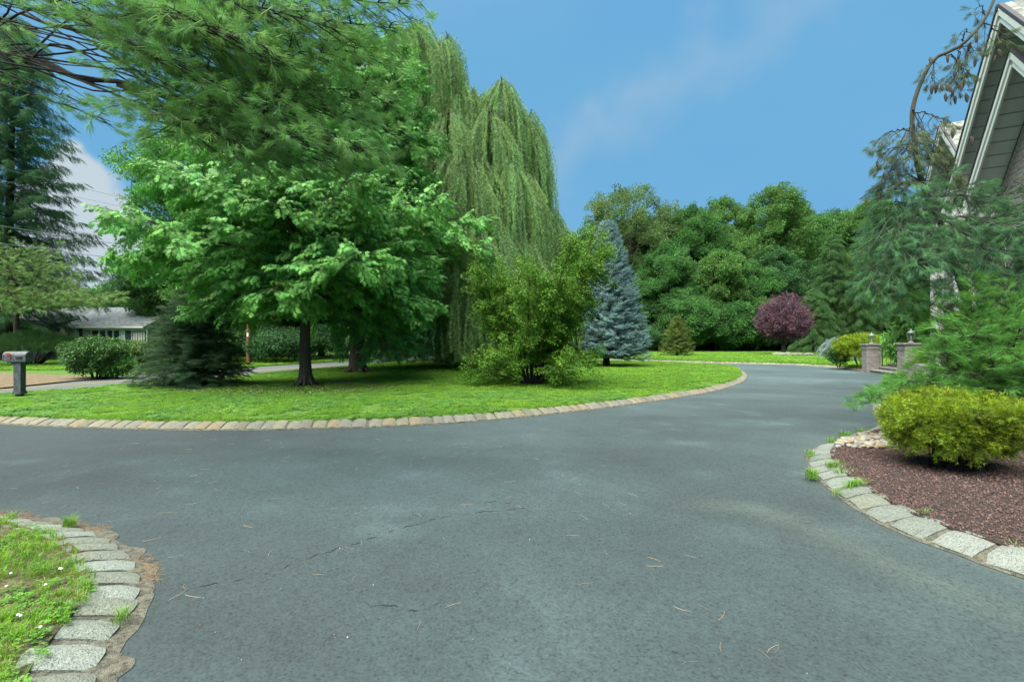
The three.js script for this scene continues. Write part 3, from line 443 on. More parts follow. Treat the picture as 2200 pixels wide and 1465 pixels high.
// one flat bough of a soft long-needled pine: main axis, side branches, twigs with tufts of needles
function bough(r, b, list, P0, P1, { wide = 1, sag = 0.25, rad = 0.03, step = 0.16, size = 1, lo = 0.6, hi = 1.25, bare = 0.2, twig = 0.13, hang = 0.1, bend = null }) {
  const mid = P0.clone().lerp(P1, 0.5).add(V(0, sag, 0)); if (bend) mid.add(bend); const len = P0.distanceTo(P1), k = 12, pts = [];
  for (let i = 0; i <= k; i++) { const t = i / k; pts.push(P0.clone().multiplyScalar((1 - t) * (1 - t)).addScaledVector(mid, 2 * t * (1 - t)).addScaledVector(P1, t * t).add(V((r() - 0.5) * 0.05, (r() - 0.5) * 0.05, (r() - 0.5) * 0.05))); }
  b.tube(pts, (t) => lerp(rad, 0.005, t), 6);
  const m = Math.max(3, Math.round(len * (1 - bare) / step));
  for (let j = 0; j < m; j++) {
    const s = bare + (1 - bare) * (j + 0.6 * r()) / m, hd = heading(pts, s), across = hd.clone().cross(UPV).normalize(), sd = j % 2 ? 1 : -1;
    const sl = wide * (0.25 + 0.85 * Math.pow(1 - s, 0.6)) * (0.55 + 0.6 * r()), d = hd.clone().multiplyScalar(0.75).addScaledVector(across, sd * (0.65 + 0.4 * r())).add(V(0, 0.25 * (r() - 0.45) - hang, 0)).normalize();
    const tw = limb(r, along(pts, s), d, sl, 5, -0.1 + hang, 0.22); b.tube(tw, (t) => lerp(0.004 + rad * 0.22, 0.0025, t), 4, false);
    const c = Math.max(2, Math.round(sl / twig));
    for (let i = 0; i < c; i++) {
      const q = 0.15 + 0.85 * (i + 0.5 * r()) / c, e0 = heading(tw, q), ac = e0.clone().cross(UPV).normalize(), e = e0.clone().multiplyScalar(0.8).addScaledVector(ac, (i % 2 ? 1 : -1) * 0.75).add(V(0, 0.45 * (r() - 0.35) - hang, 0)).normalize(), o = along(tw, q), l = 0.06 + 0.14 * r();
      const end = o.clone().addScaledVector(e, l); b.tube([o, end], [0.0035, 0.0025], 3, false);
      list.push([place(end, e.add(ball(r).multiplyScalar(0.75)), UPV, size * (0.75 + 0.45 * r())), tint(r, lo, hi, 0.25)]);
    }
    list.push([place(tw[tw.length - 1], heading(tw, 1), UPV, size), tint(r, lo, hi, 0.25)]);
  }
  list.push([place(pts[k], heading(pts, 1), UPV, size), tint(r, lo, hi, 0.2)]);
  return pts;
}

// ------------------------------------------------------------------ trees on the front lawn
const stand = (px, py, y = LAWN) => G(px, py, y);
const heightTo = (topY, d, y0 = LAWN) => EYE + (CY - topY) / F * d - y0;
pinOak('slim pin oak on the front lawn with layered sprays of lobed leaves', stand(656, 828), { h: 10.2, spread: 4.75, clear: 3.05, r0: 0.185, prim: 104, seed: 15, lowDroop: 0.12 });
pinOak('tall pin oak with a thick dark flared trunk on the front lawn', stand(768, 800), { h: 15.5, spread: 5.9, clear: 3.7, r0: 0.33, prim: 112, seed: 12, lowDroop: 0.2, gap: 0.16 });
conifer('young_spruce', 'dark low spruce shrub under the slim pin oak beside the street', stand(415, 829), { h: 3.3, R: 1.7, n: 230, mat: L.spruce, shapes: S.sprig, gap: 0.12, size: 1.2, seed: 21, clear: 0.05, up0: -0.05, up1: 0.5, droop: 0.25, lo: 0.7, hi: 1.6 });
conifer('hemlock', 'dark evergreen with low drooping boughs behind the thick oak', stand(846, 776), { h: 4.5, R: 2.6, n: 90, mat: L.spruce, shapes: S.sprigFar, gap: 0.26, size: 0.8, seed: 22, clear: 0.03, up0: -0.15, up1: 0.5, droop: 0.45, hang: 0.25, r0: 0.32, lo: 0.8, hi: 1.6 });
{ // weeping willow
  const base = stand(955, 781), d0 = -base.z, t = thing('weeping_willow', 'huge weeping willow with hanging curtains of narrow leaves', 'tree', base), r = rnd(41), b = new GB(), list = [];
  const stem = limb(r, V(0, -0.1, 0), V(0, 1, 0.05), 6.5, 6, 0, 0.12); b.tube(stem, [0.75, 0.6, 0.55, 0.5, 0.48, 0.45, 0.4], 10);
  const plumes = [[1078, 166, 0.5, 6, 1], [985, 160, 0.45, 6, 1], [1102, 212, 0.5, 6, 0], [962, 74, 0.45, 6, 0.5], [1044, 204, 0.5, 6, 1], [905, 45, 0.6, 6, 0], [1138, 240, 0.45, 7, 0], [1016, 190, 0.4, 5, 1], [1150, 330, 0.5, 6, 0.5], [1010, 480, 2.2, 7, 6], [900, 600, 2, 5, 6], [1045, 520, 2, 6.5, 6], [885, 60, 2.2, 9, 1], [915, 95, 1.7, 8, -1.5], [948, 88, 1.1, 7, 1], [850, 110, 2.4, 9, -2], [985, 175, 1.2, 9, 1.2], [1020, 215, 1.6, 9, -1], [1080, 178, 1.15, 9, 1], [1052, 235, 1.5, 9, 2.5], [1118, 250, 1.3, 9, -1], [1132, 262, 1.0, 10, 0.5], [960, 240, 2.2, 10, 2.5], [900, 260, 2.2, 9, 3], [1000, 330, 2.2, 9, 4], [1090, 340, 1.9, 9, 3], [1130, 390, 1.4, 9, -1], [1165, 430, 1.4, 8, 0], [1195, 478, 1.3, 8, 0.5], [1222, 515, 1.1, 7, -1], [930, 400, 2.2, 8, 4.5], [1040, 440, 2.2, 8, 4.5], [1110, 500, 2.0, 7, 4], [980, 530, 2.0, 6, 5.2], [890, 520, 2.0, 6, 5], [1160, 560, 1.7, 5, 3], [1050, 600, 2.0, 4.5, 5], [930, 620, 2.0, 4, 5.5], [870, 400, 2.2, 8, 2], [1190, 620, 1.6, 3.8, 1], [830, 250, 2.2, 8, -1], [1000, 660, 2, 3.2, 5.2], [1100, 640, 2, 3.5, 4.5], [1230, 590, 1.2, 5, -2]];
  for (const [px, py, R, len, dz] of plumes) {
    const top = A(px, py, d0 - dz).sub(base), from = along(stem, 0.55 + 0.45 * r());
    const lp = [from, from.clone().lerp(top, 0.45).add(V(0, 1.2, 0)), from.clone().lerp(top, 0.8).add(V(0, 0.5, 0)), top.clone().add(V(0, -0.25, 0))]; b.tube(lp, [0.2, 0.12, 0.06, 0.02], 6);
    const n = Math.round(66 * R * R + 80);
    for (let k = 0; k < n; k++) {
      const q = R * Math.pow(r(), 0.7), a = Math.floor(r() * 8) / 8 * 6.283 + px + (r() - 0.5) * 0.55, lift = 0.5 * Math.sin(a * 3 + px) * q / R, y = top.y - 0.95 * q * q / R - 0.4 * r() - (r() < 0.4 ? 1.6 * r() : 0) + lift; let p = V(top.x + Math.cos(a) * q, y, top.z + Math.sin(a) * q);
      const total = len * (0.45 + 0.75 * r()) * (0.55 + 0.5 * q / R); let left = Math.min(total, p.y - 0.25 - 1.2 * r()); let dir = V(Math.cos(a) * 0.55, -1, Math.sin(a) * 0.55); const drift = V((r() - 0.5) * 0.14, 0, (r() - 0.5) * 0.14), hue = tint(r, 0.62, 1.3, 0.3);
      if (q > R * 0.35 && r() < 0.35) b.tube([top.clone().add(V(0, -0.2, 0)), top.clone().lerp(p, 0.5).add(V(0, 0.18, 0)), p], [0.014, 0.01, 0.006], 3, false);
      while (left > 0.25) { const s = Math.min(1, left / 1.5), st = 0.8 + 0.35 * r(); list.push([place(p, dir, ball(r), 1, Math.max(0.5, s)), hue.clone().multiplyScalar(0.85 + 0.3 * r())]); p = p.clone().addScaledVector(dir.clone().normalize(), 1.42 * Math.max(0.5, s)); dir = V(dir.x * 0.25, -1, dir.z * 0.25).add(drift); left -= 1.42; }
    }
  }
  part('trunk', b.geo(), M.bark, t); foliage(t, S.willow, L.willow, list);
}
{ // many-stemmed small tree
  const base = stand(1143, 826), t = thing('multi_stem_tree', 'bright green many-stemmed small tree in the middle of the front lawn', 'tree', base), r = rnd(51), b = new GB(), list = [];
  for (let k = 0; k < 26; k++) {
    const a = k * 2.39996 + r() * 0.5, out = k < 7 ? 0.9 + 0.4 * r() : 0.15 + 0.48 * r(), len = k < 7 ? 1.5 + 1.1 * r() : 3.0 + 2.3 * r(), p = limb(r, V(Math.cos(a) * 0.16, -0.03, Math.sin(a) * 0.16), V(Math.cos(a) * out, k < 7 ? 0.75 : 1, Math.sin(a) * out), len, 8, k < 7 ? 0.35 : 0.1, 0.12);
    b.tube(p, (q) => lerp(k < 7 ? 0.03 : 0.05, 0.006, q), 6);
    const m = Math.round(len * 9);
    for (let j = 0; j < m; j++) {
      const s = (k < 7 ? 0.3 : 0.22) + 0.78 * (j + r()) / m, d = heading(p, s).multiplyScalar(0.5).add(V(Math.cos(a) * 0.4, 0.1, Math.sin(a) * 0.4)).add(ball(r).multiplyScalar(0.9)), tw = limb(r, along(p, clamp(s)), d, 0.35 + 0.75 * r(), 4, 0.15, 0.2); b.tube(tw, [0.01, 0.008, 0.006, 0.004, 0.003], 3, false);
      for (let i = 0; i < 4; i++) { const q = 0.3 + 0.7 * (i + r()) / 4; list.push([place(along(tw, q), heading(tw, q).add(ball(r).multiplyScalar(0.5)), UPV.clone().add(ball(r).multiplyScalar(0.4)), 0.75 + 0.5 * r()), tint(r, 0.5, 1.15, 0.35)]); }
    }
  }
  part('stems', b.geo(), M.barkDark, t); foliage(t, S.small, L.lime, list);
}
conifer('blue_spruce', 'silver blue spruce on the front lawn with a short bare trunk', stand(1303, 788), { h: 7.95, R: 1.65, n: 760, mat: L.blue, shapes: S.blue, gap: 0.15, size: 1.3, seed: 61, clear: 0.075, up0: -0.1, up1: 0.9, droop: -0.25, r0: 0.17, lo: 0.6, hi: 1.25, shape: (f) => 0.98 * Math.pow(1 - f, 0.5), lean: (az, f) => 1 + 0.42 * Math.cos(az) * (1 - f), ragged: 0.14 });

// ------------------------------------------------------------------ the far lawn and the wood
conifer('small_fir', 'small yellowish green conical evergreen on the far lawn before the wood', stand(1455, 765.5), { h: 3.7, R: 1.65, n: 150, mat: L.fir, shapes: S.blue, gap: 0.17, size: 1.0, seed: 71, clear: 0.04, up0: 0.05, up1: 0.8, droop: 0.05, r0: 0.08, shape: (f) => Math.pow(1 - f, 0.75), ragged: 0.15 });
{ // purple plum
  const base = stand(1684, 762), t = thing('purple_plum', 'round purple-leaved plum tree with grey twigs on the far lawn', 'tree', base), r = rnd(81), b = new GB(), list = [], tw = new GB();
  const stem = limb(r, V(0, -0.05, 0), V(0, 1, 0), 1.9, 4, 0, 0.05); b.tube(stem, [0.3, 0.22, 0.2, 0.19, 0.18], 9);
  for (let k = 0; k < 46; k++) {
    const a = k * 2.39996, y = 1 - 1.55 * (k + 0.5) / 46, q = Math.sqrt(1 - Math.min(1, y * y)), tip = V(Math.cos(a) * q * 2.3, 3.9 + y * 2.2, Math.sin(a) * q * 2.3), p = [V(0, 1.7, 0), V(0, 2.0, 0).lerp(tip, 0.5).add(V(0, 0.1, 0)), tip]; b.tube(p, [0.09, 0.045, 0.012], 5);
    for (let j = 0; j < 64; j++) { const s = 0.4 + 0.62 * r(), o = p[0].clone().lerp(tip, s).add(ball(r).multiplyScalar(0.62)); if (j < 9) tw.tube([p[0].clone().lerp(tip, s * 0.9), o.clone().lerp(tip, 0.3), o.clone().add(ball(r).multiplyScalar(0.2))], [0.02, 0.014, 0.008], 3, false); if (o.x > 0.6 && o.y > 4 && r() < 0.4) continue; list.push([place(o, ball(r).add(V(0, 0.3, 0)), UPV.clone().add(ball(r)), 0.7 + 0.5 * r()), tint(r, 0.6, 1.4, 0.4)]); }
  }
  part('trunk', b.geo(), M.bark, t); part('twigs', tw.geo(), std(rgb(0.28, 0.25, 0.25), 0.9), t); foliage(t, S.mid, L.purple, list);
}
structure('plum_bed', sheet(Array.from({ length: 28 }, (_, k) => { const a = k / 28 * 6.2832, q = 1 + 0.12 * Math.sin(a * 3); return V(31.5 + Math.cos(a) * 4.4 * q, 0, -51.2 + Math.sin(a) * 4.2 * q); }), LAWN + 0.02, 0.03), std(rgb(0.16, 0.105, 0.09), 1, { map: again(texSoil, 1.5), bumpMap: again(texSoil, 1.5), bumpScale: 0.03 }), 'brown mulch bed round the purple plum tree', 'flower bed');
const woodGroup = 'broadleaf trees of the wood';
broadTree('airy_tree', 'airy tall tree with brownish leaf tips rising behind the blue spruce', A(1365, 752, 78).setY(LAWN), { h: heightTo(405, 78), base: 0.42, R: 8.0, lobes: 44, per: 30, r0: 0.4, seed: 90, airy: 0.8, lobeR: 0.25, mat: leafy(rgb(0.125, 0.215, 0.065), 0.8, 0.4), lo: 0.7, hi: 1.3, warm: 0.3 });
[[1440, 520, 70, 4.2, 0], [1500, 435, 76, 5.2, 0], [1530, 540, 69, 4.0, 1], [1565, 412, 80, 6, 1], [1600, 560, 70, 4.2, 0], [1645, 396, 78, 6.5, 1], [1665, 520, 72, 4.2, 2], [1710, 425, 82, 6, 1], [1750, 452, 79, 5.5, 0], [1800, 440, 80, 5.6, 2], [1850, 425, 76, 5.2, 1], [1900, 412, 82, 6, 1], [1960, 440, 78, 6, 0], [1410, 600, 72, 4, 2], [1480, 640, 66, 3, 0], [1570, 655, 66, 3.0, 0], [1625, 640, 67, 3, 1], [1395, 560, 80, 4.5, 0], [1290, 560, 82, 5, 2], [1235, 600, 84, 5, 2], [1720, 560, 74, 4, 2], [2030, 470, 76, 6.5, 1], [2100, 500, 70, 6.5, 0]]
  .forEach(([px, top, d, R, k], i) => broadTree('wood_tree', `${top < 460 ? 'tall' : top < 580 ? 'mid-height' : 'low'} ${['fresh green', 'yellowish green', 'dark green'][k]} broadleaf tree in the wood behind the far lawn`, A(px, 752, d).setY(LAWN), { h: heightTo(top, d), base: 0.14, R, lobes: 64, per: 42, lobeR: 0.24, r0: 0.3, seed: 100 + i, mat: [L.wood, L.woodWarm, L.woodDark][k], group: woodGroup, lo: 0.55, hi: 1.3 }));
[[1790, 500, 62, 3.6], [1850, 540, 60, 3.2], [1750, 620, 60, 2.8]].forEach(([px, top, d, R], i) => conifer('weeping_hemlock', 'feathery weeping evergreen at the wood edge behind the blue weeping shrub', A(px, 755, d).setY(LAWN), { h: heightTo(top, d), R, n: 130, mat: leafy(rgb(0.085, 0.185, 0.06), 0.6, 0.2), shapes: S.sprigFar, gap: 0.34, size: 1.25, seed: 140 + i, clear: 0.03, up0: 0.1, up1: 0.6, droop: 0.9, hang: 0.7, r0: 0.2, group: 'weeping evergreens at the wood edge', lo: 0.6, hi: 1.35, shape: (f) => Math.pow(1 - f, 0.55) }));
[1380, 1420, 1500, 1545, 1590, 1630, 1660, 1720, 1775, 1820].forEach((px, i) => mound('wood_edge_shrub', `${i % 4 > 1 ? 'tall' : 'low'} ${i % 2 ? 'fresh' : 'dark'} green shrub along the foot of the wood`, A(px, 753, 66 + 3 * (i % 3)).setY(LAWN), { R: 2.2 + (i % 3) * 0.5, h: 3 + (i % 4) * 0.8, n: 520, shapes: S.far, mat: i % 2 ? L.wood : L.woodDark, seed: 150 + i, size: 0.8, stems: 6, group: 'shrubs at the foot of the wood', lo: 0.45, hi: 1.15, under: 0.6 }));
{ // the depth of the wood: nobody could count it
  const r = rnd(170), list = [];
  for (let k = 0; k < 15000; k++) { const px = 900 + 1500 * r(), d = 84 + 14 * r(), top = 470 + 70 * noise3(px * 0.012, 4), py = lerp(752, top, Math.pow(r(), 0.8)), p = A(px, py, d); list.push([place(p, ball(r).add(V(0, 0.4, 0)), UPV.clone().add(ball(r).multiplyScalar(0.6)), 1.6 + 0.9 * r()), tint(r, 0.5, 1.1, 0.15)]); }
  const g = thing('woodland', 'deep green mass of the wood far behind the front rank of trees', 'wood'); g.userData.kind = 'stuff'; foliage(g, S.far, L.woodDark, list, 'foliage');
  const s = new GB(); for (let k = 0; k < 70; k++) { const p = A(900 + 1500 * r(), 752, 82 + 12 * r()); p.y = 0; s.tube([p, p.clone().add(V((r() - 0.5), 7, (r() - 0.5))), p.clone().add(V((r() - 0.5) * 2, 14, (r() - 0.5) * 2))], [0.22, 0.17, 0.08], 6); } part('trunks', s.geo(), M.bark, g, null, 'stuff');
}

// ------------------------------------------------------------------ across the street
conifer('norway_spruce', 'tall dark spruce with hanging branchlets across the street', A(15, 770, 38).setY(0.05), { h: 27, R: 6.2, n: 300, mat: leafy(rgb(0.085, 0.19, 0.085), 0.6, 0.2), shapes: S.sprigFar, gap: 0.24, size: 1.1, seed: 201, clear: 0.08, up0: -0.05, up1: 0.5, droop: 0.2, hang: 0.75, r0: 0.45, lo: 0.6, hi: 1.4, shape: (f) => 0.95 * Math.pow(1 - f, 0.6), ragged: 0.4 });
{ // soft pine before the ranch house
  const base = A(35, 780, 31).setY(0.05), t = thing('yard_pine', 'soft bright pine with low spreading boughs before the ranch house', 'tree', base), r = rnd(211), b = new GB(), list = [], stem = limb(r, V(0, -0.05, 0), V(0, 1, 0), 7.2, 8, 0, 0.04); trunkGeo(b, r, stem, 0.2);
  for (let k = 0; k < 44; k++) { const f = k / 44, a = k * 2.4 + r(), l = (5.4 - 3.6 * f) * (0.6 + 0.5 * r()), p0 = along(stem, 0.5 + 0.48 * f); bough(r, b, list, p0, p0.clone().add(V(Math.cos(a) * l, 0.25 + 0.9 * f, Math.sin(a) * l)), { wide: 1.3, sag: -0.25, rad: 0.04, step: 0.3, twig: 0.26, size: 1.1, lo: 0.7, hi: 1.35 }); }
  for (const [px, py, d] of [[255, 632, 29], [215, 640, 30], [170, 625, 29], [120, 600, 30], [90, 560, 30], [60, 660, 28], [110, 650, 29], [20, 640, 28]]) { const p0 = along(stem, 0.5 + 0.1 * r()); bough(r, b, list, p0, A(px, py, d).sub(base), { wide: 1.3, sag: 0.3, rad: 0.05, step: 0.28, twig: 0.26, size: 1.1, lo: 0.7, hi: 1.35 }); }
  part('trunk', b.geo(), M.bark, t); foliage(t, S.tuftFar, leafy(rgb(0.15, 0.27, 0.075), 0.55, 0.25), list);
}
broadTree('silver_maple', 'tall silver maple with pale forked limbs across the street', A(480, 770, 36).setY(0.05), { h: heightTo(240, 36), base: 0.3, R: 5.4, lobes: 34, per: 120, r0: 0.42, seed: 221, bark: M.barkPale, shapes: S.mid, mat: L.maple, lo: 0.6, hi: 1.3, lobeR: 0.3, airy: 0.3, scale: 1.35 });
[[400, 500, 47, 4, 0], [240, 620, 58, 4, 1], [330, 560, 57, 4.5, 2], [520, 470, 46, 5.2, 1], [600, 380, 48, 5.5, 0], [690, 520, 47, 5, 2], [760, 330, 54, 6, 0], [830, 450, 56, 5.5, 2], [920, 520, 60, 5, 1], [1010, 560, 66, 5.5, 0], [1100, 570, 72, 5.5, 2], [1170, 600, 76, 5.5, 0], [120, 640, 58, 5, 1], [-60, 480, 56, 6, 0], [-200, 430, 50, 6, 1]]
  .forEach(([px, top, d, R, k], i) => broadTree('street_tree', `${top < 480 ? 'tall' : 'shorter'} ${['fresh green', 'light green', 'dark green'][k]} broadleaf tree across the street behind the oaks`, A(px, 770, d).setY(0.05), { h: heightTo(top, d), base: 0.12, R, lobes: 54, per: 46, lobeR: 0.25, r0: 0.26, seed: 230 + i, mat: [L.wood, L.maple, L.woodDark][k], group: 'broadleaf trees across the street', lo: 0.5, hi: 1.25, scale: 0.9 }));
[[590, 770, 34, 1.6, 2.1], [640, 770, 38, 1.8, 2.3], [560, 770, 37, 1.5, 2.6], [700, 765, 40, 2, 2.6], [740, 765, 44, 2, 3], [800, 760, 48, 2.4, 3], [860, 760, 52, 2.4, 3], [930, 757, 56, 2.6, 3], [1000, 757, 60, 2.8, 3.4], [1070, 757, 64, 2.8, 3.4], [480, 770, 36, 1.9, 2.4], [420, 772, 33, 1.8, 2.2]]
  .forEach(([px, py, d, R, h], i) => mound('roadside_shrub', `${h > 2.5 ? 'large' : 'small'} ${i % 3 ? 'glossy' : 'dark'} green roadside shrub on the far side of the street`, A(px, py, d).setY(0.05), { R, h, n: 520, shapes: S.mid, mat: i % 3 ? L.shrub : L.woodDark, seed: 260 + i, size: 1.15, stems: 8, group: 'roadside shrubs across the street', under: 0.55, lump: 0.3, lo: 0.5, hi: 1.3 }));
mound('spreading_yew', 'broad dark clipped yew with bare leaning stems behind the mailbox', A(68, 784, 31).setY(0.05), { R: 2.9, Rz: 2.2, h: 1.95, n: 2600, shapes: S.sprig, mat: L.yew, seed: 281, size: 1.1, under: -0.08, stems: 40, stemR: 0.03, flat: 0.5, lo: 0.7, hi: 1.5, upward: 0.8, bark: M.barkDark });
mound('rhododendron', 'rounded dark glossy shrub at the street edge beside the yew', G(205, 812, 0.05), { R: 1.0, h: 1.5, n: 800, shapes: S.mid, mat: L.shrub, seed: 282, size: 0.72, under: 0.7, lump: 0.35, lo: 0.45, hi: 1.2 });
mound('laurel', 'low bright green shrub in front of the dark glossy one', G(245, 811, 0.05), { R: 0.62, h: 0.8, n: 300, shapes: S.small, mat: L.maple, seed: 283, size: 1.1, under: 0.7, lump: 0.35 });
mound('viburnum', 'loose yellow green shrub below the ranch house windows', A(268, 785, 27).setY(0.05), { R: 1.7, h: 1.4, n: 900, shapes: S.mid, mat: leafy(rgb(0.13, 0.24, 0.06), 0.5), seed: 284, size: 0.8, under: 0.6, lump: 0.35 });

// ------------------------------------------------------------------ pine whose boughs hang over the driveway
{
  const base = V(-10.2, 0.1, -2.4), t = thing('white_pine', 'white pine beside the driveway whose long boughs hang overhead', 'tree', base), r = rnd(301), b = new GB(), list = [];
  const stem = limb(r, V(0, -0.05, 0), V(0, 1, 0), 14, 10, 0, 0.02); trunkGeo(b, r, stem, 0.34, 0.8, 0.4, 12);
  const W = (px, py, d) => A(px, py, d).sub(base);
  const big = [along(stem, 0.42), W(-120, 95, 6.6), W(0, 115, 6.5), W(110, 140, 6.4), W(170, 168, 6.3), W(260, 176, 6.2), W(360, 212, 6), W(480, 262, 5.8), W(600, 290, 5.6)]; b.tube(spline(big, 0.2), (q) => lerp(0.10, 0.012, Math.pow(q, 0.7)), 8);
  const bo = [[100, -90, 6.5, 875, 6, 5], [60, -60, 7, 850, 60, 5.4], [100, -50, 7, 835, 130, 5.8], [40, 30, 7, 770, 210, 6], [150, 60, 6.8, 868, 285, 6.2], [250, 178, 6.2, 715, 352, 5.9], [280, 178, 6.4, 590, 340, 6], [0, -120, 6, 570, 100, 4.6], [0, -160, 6, 720, 60, 4.8], [20, -60, 6, 480, 190, 5], [200, -220, 6, 830, -60, 5], [260, 176, 6.3, 520, 300, 5.2], [300, 190, 6.3, 640, 240, 5.2], [400, 225, 6, 800, 330, 5.6], [180, 20, 6.4, 640, 150, 5.6], [240, 60, 6.2, 700, 110, 5.2], [300, 100, 6.4, 560, 230, 5.6], [330, 20, 6.2, 720, 20, 5.2], [380, 130, 6.8, 820, 200, 6.4], [300, 205, 6.2, 450, 300, 5.7], [200, 90, 6.6, 430, 230, 6.1], [250, 0, 6, 480, 70, 4.7], [480, 260, 5.9, 760, 300, 5.2]];
  const bigPts = spline(big, 0.2); let bi = 0;
  for (const [x0, y0, d0, x1, y1, d1] of bo) { const p0 = W(x0, y0, d0), s = bi++ % 5 ? along(bigPts, 0.3 + 0.3 * r()) : along(stem, clamp((p0.y - 0.6) / 14, 0.3, 0.95)); b.tube(spline([s, s.clone().lerp(p0, 0.4).add(V(0, 0.5 * r() - 0.2, 0.5 * (r() - 0.5))), s.clone().lerp(p0, 0.75).add(V(0, 0.5 * (r() - 0.5), 0.4 * (r() - 0.5))), p0], 0.25), (q) => lerp(0.015, 0.011, q), 6); bough(r, b, list, p0, W(x1, y1, d1), { wide: 1.05, sag: -0.12, rad: 0.026, step: 0.12, twig: 0.1, bare: 0.22, lo: 0.55, hi: 1.35, size: 1.05 }); }
  for (const [x0, y0, d0, x1, y1, d1] of [[-60, 160, 7, 240, 262, 6.8], [-80, 130, 7, 190, 225, 6.9], [-200, -40, 6, 45, 60, 5.8], [-200, 40, 6.4, 30, 130, 6.2], [-100, -60, 6, 200, 20, 5.2]]) bough(r, b, list, W(x0, y0, d0), W(x1, y1, d1), { wide: 0.55, sag: 0.05, rad: 0.016, step: 0.17, twig: 0.14, bare: 0.45, lo: 0.6, hi: 1.3 });
  for (let k = 0; k < 14; k++) { const a = W(-60 + 120 * r(), -40 + 180 * r(), 6 + r()), e = W(180 + 420 * r(), 20 + 260 * r(), 5.4 + r()); b.tube([a, a.clone().lerp(e, 0.5).add(V(0, -0.18 * r(), 0.2 * r())), e], [0.011, 0.008, 0.003], 4, false); }   // bare twigs
  part('trunk', b.geo(), M.barkDark, t); foliage(t, S.tuft, L.pine, list);
}

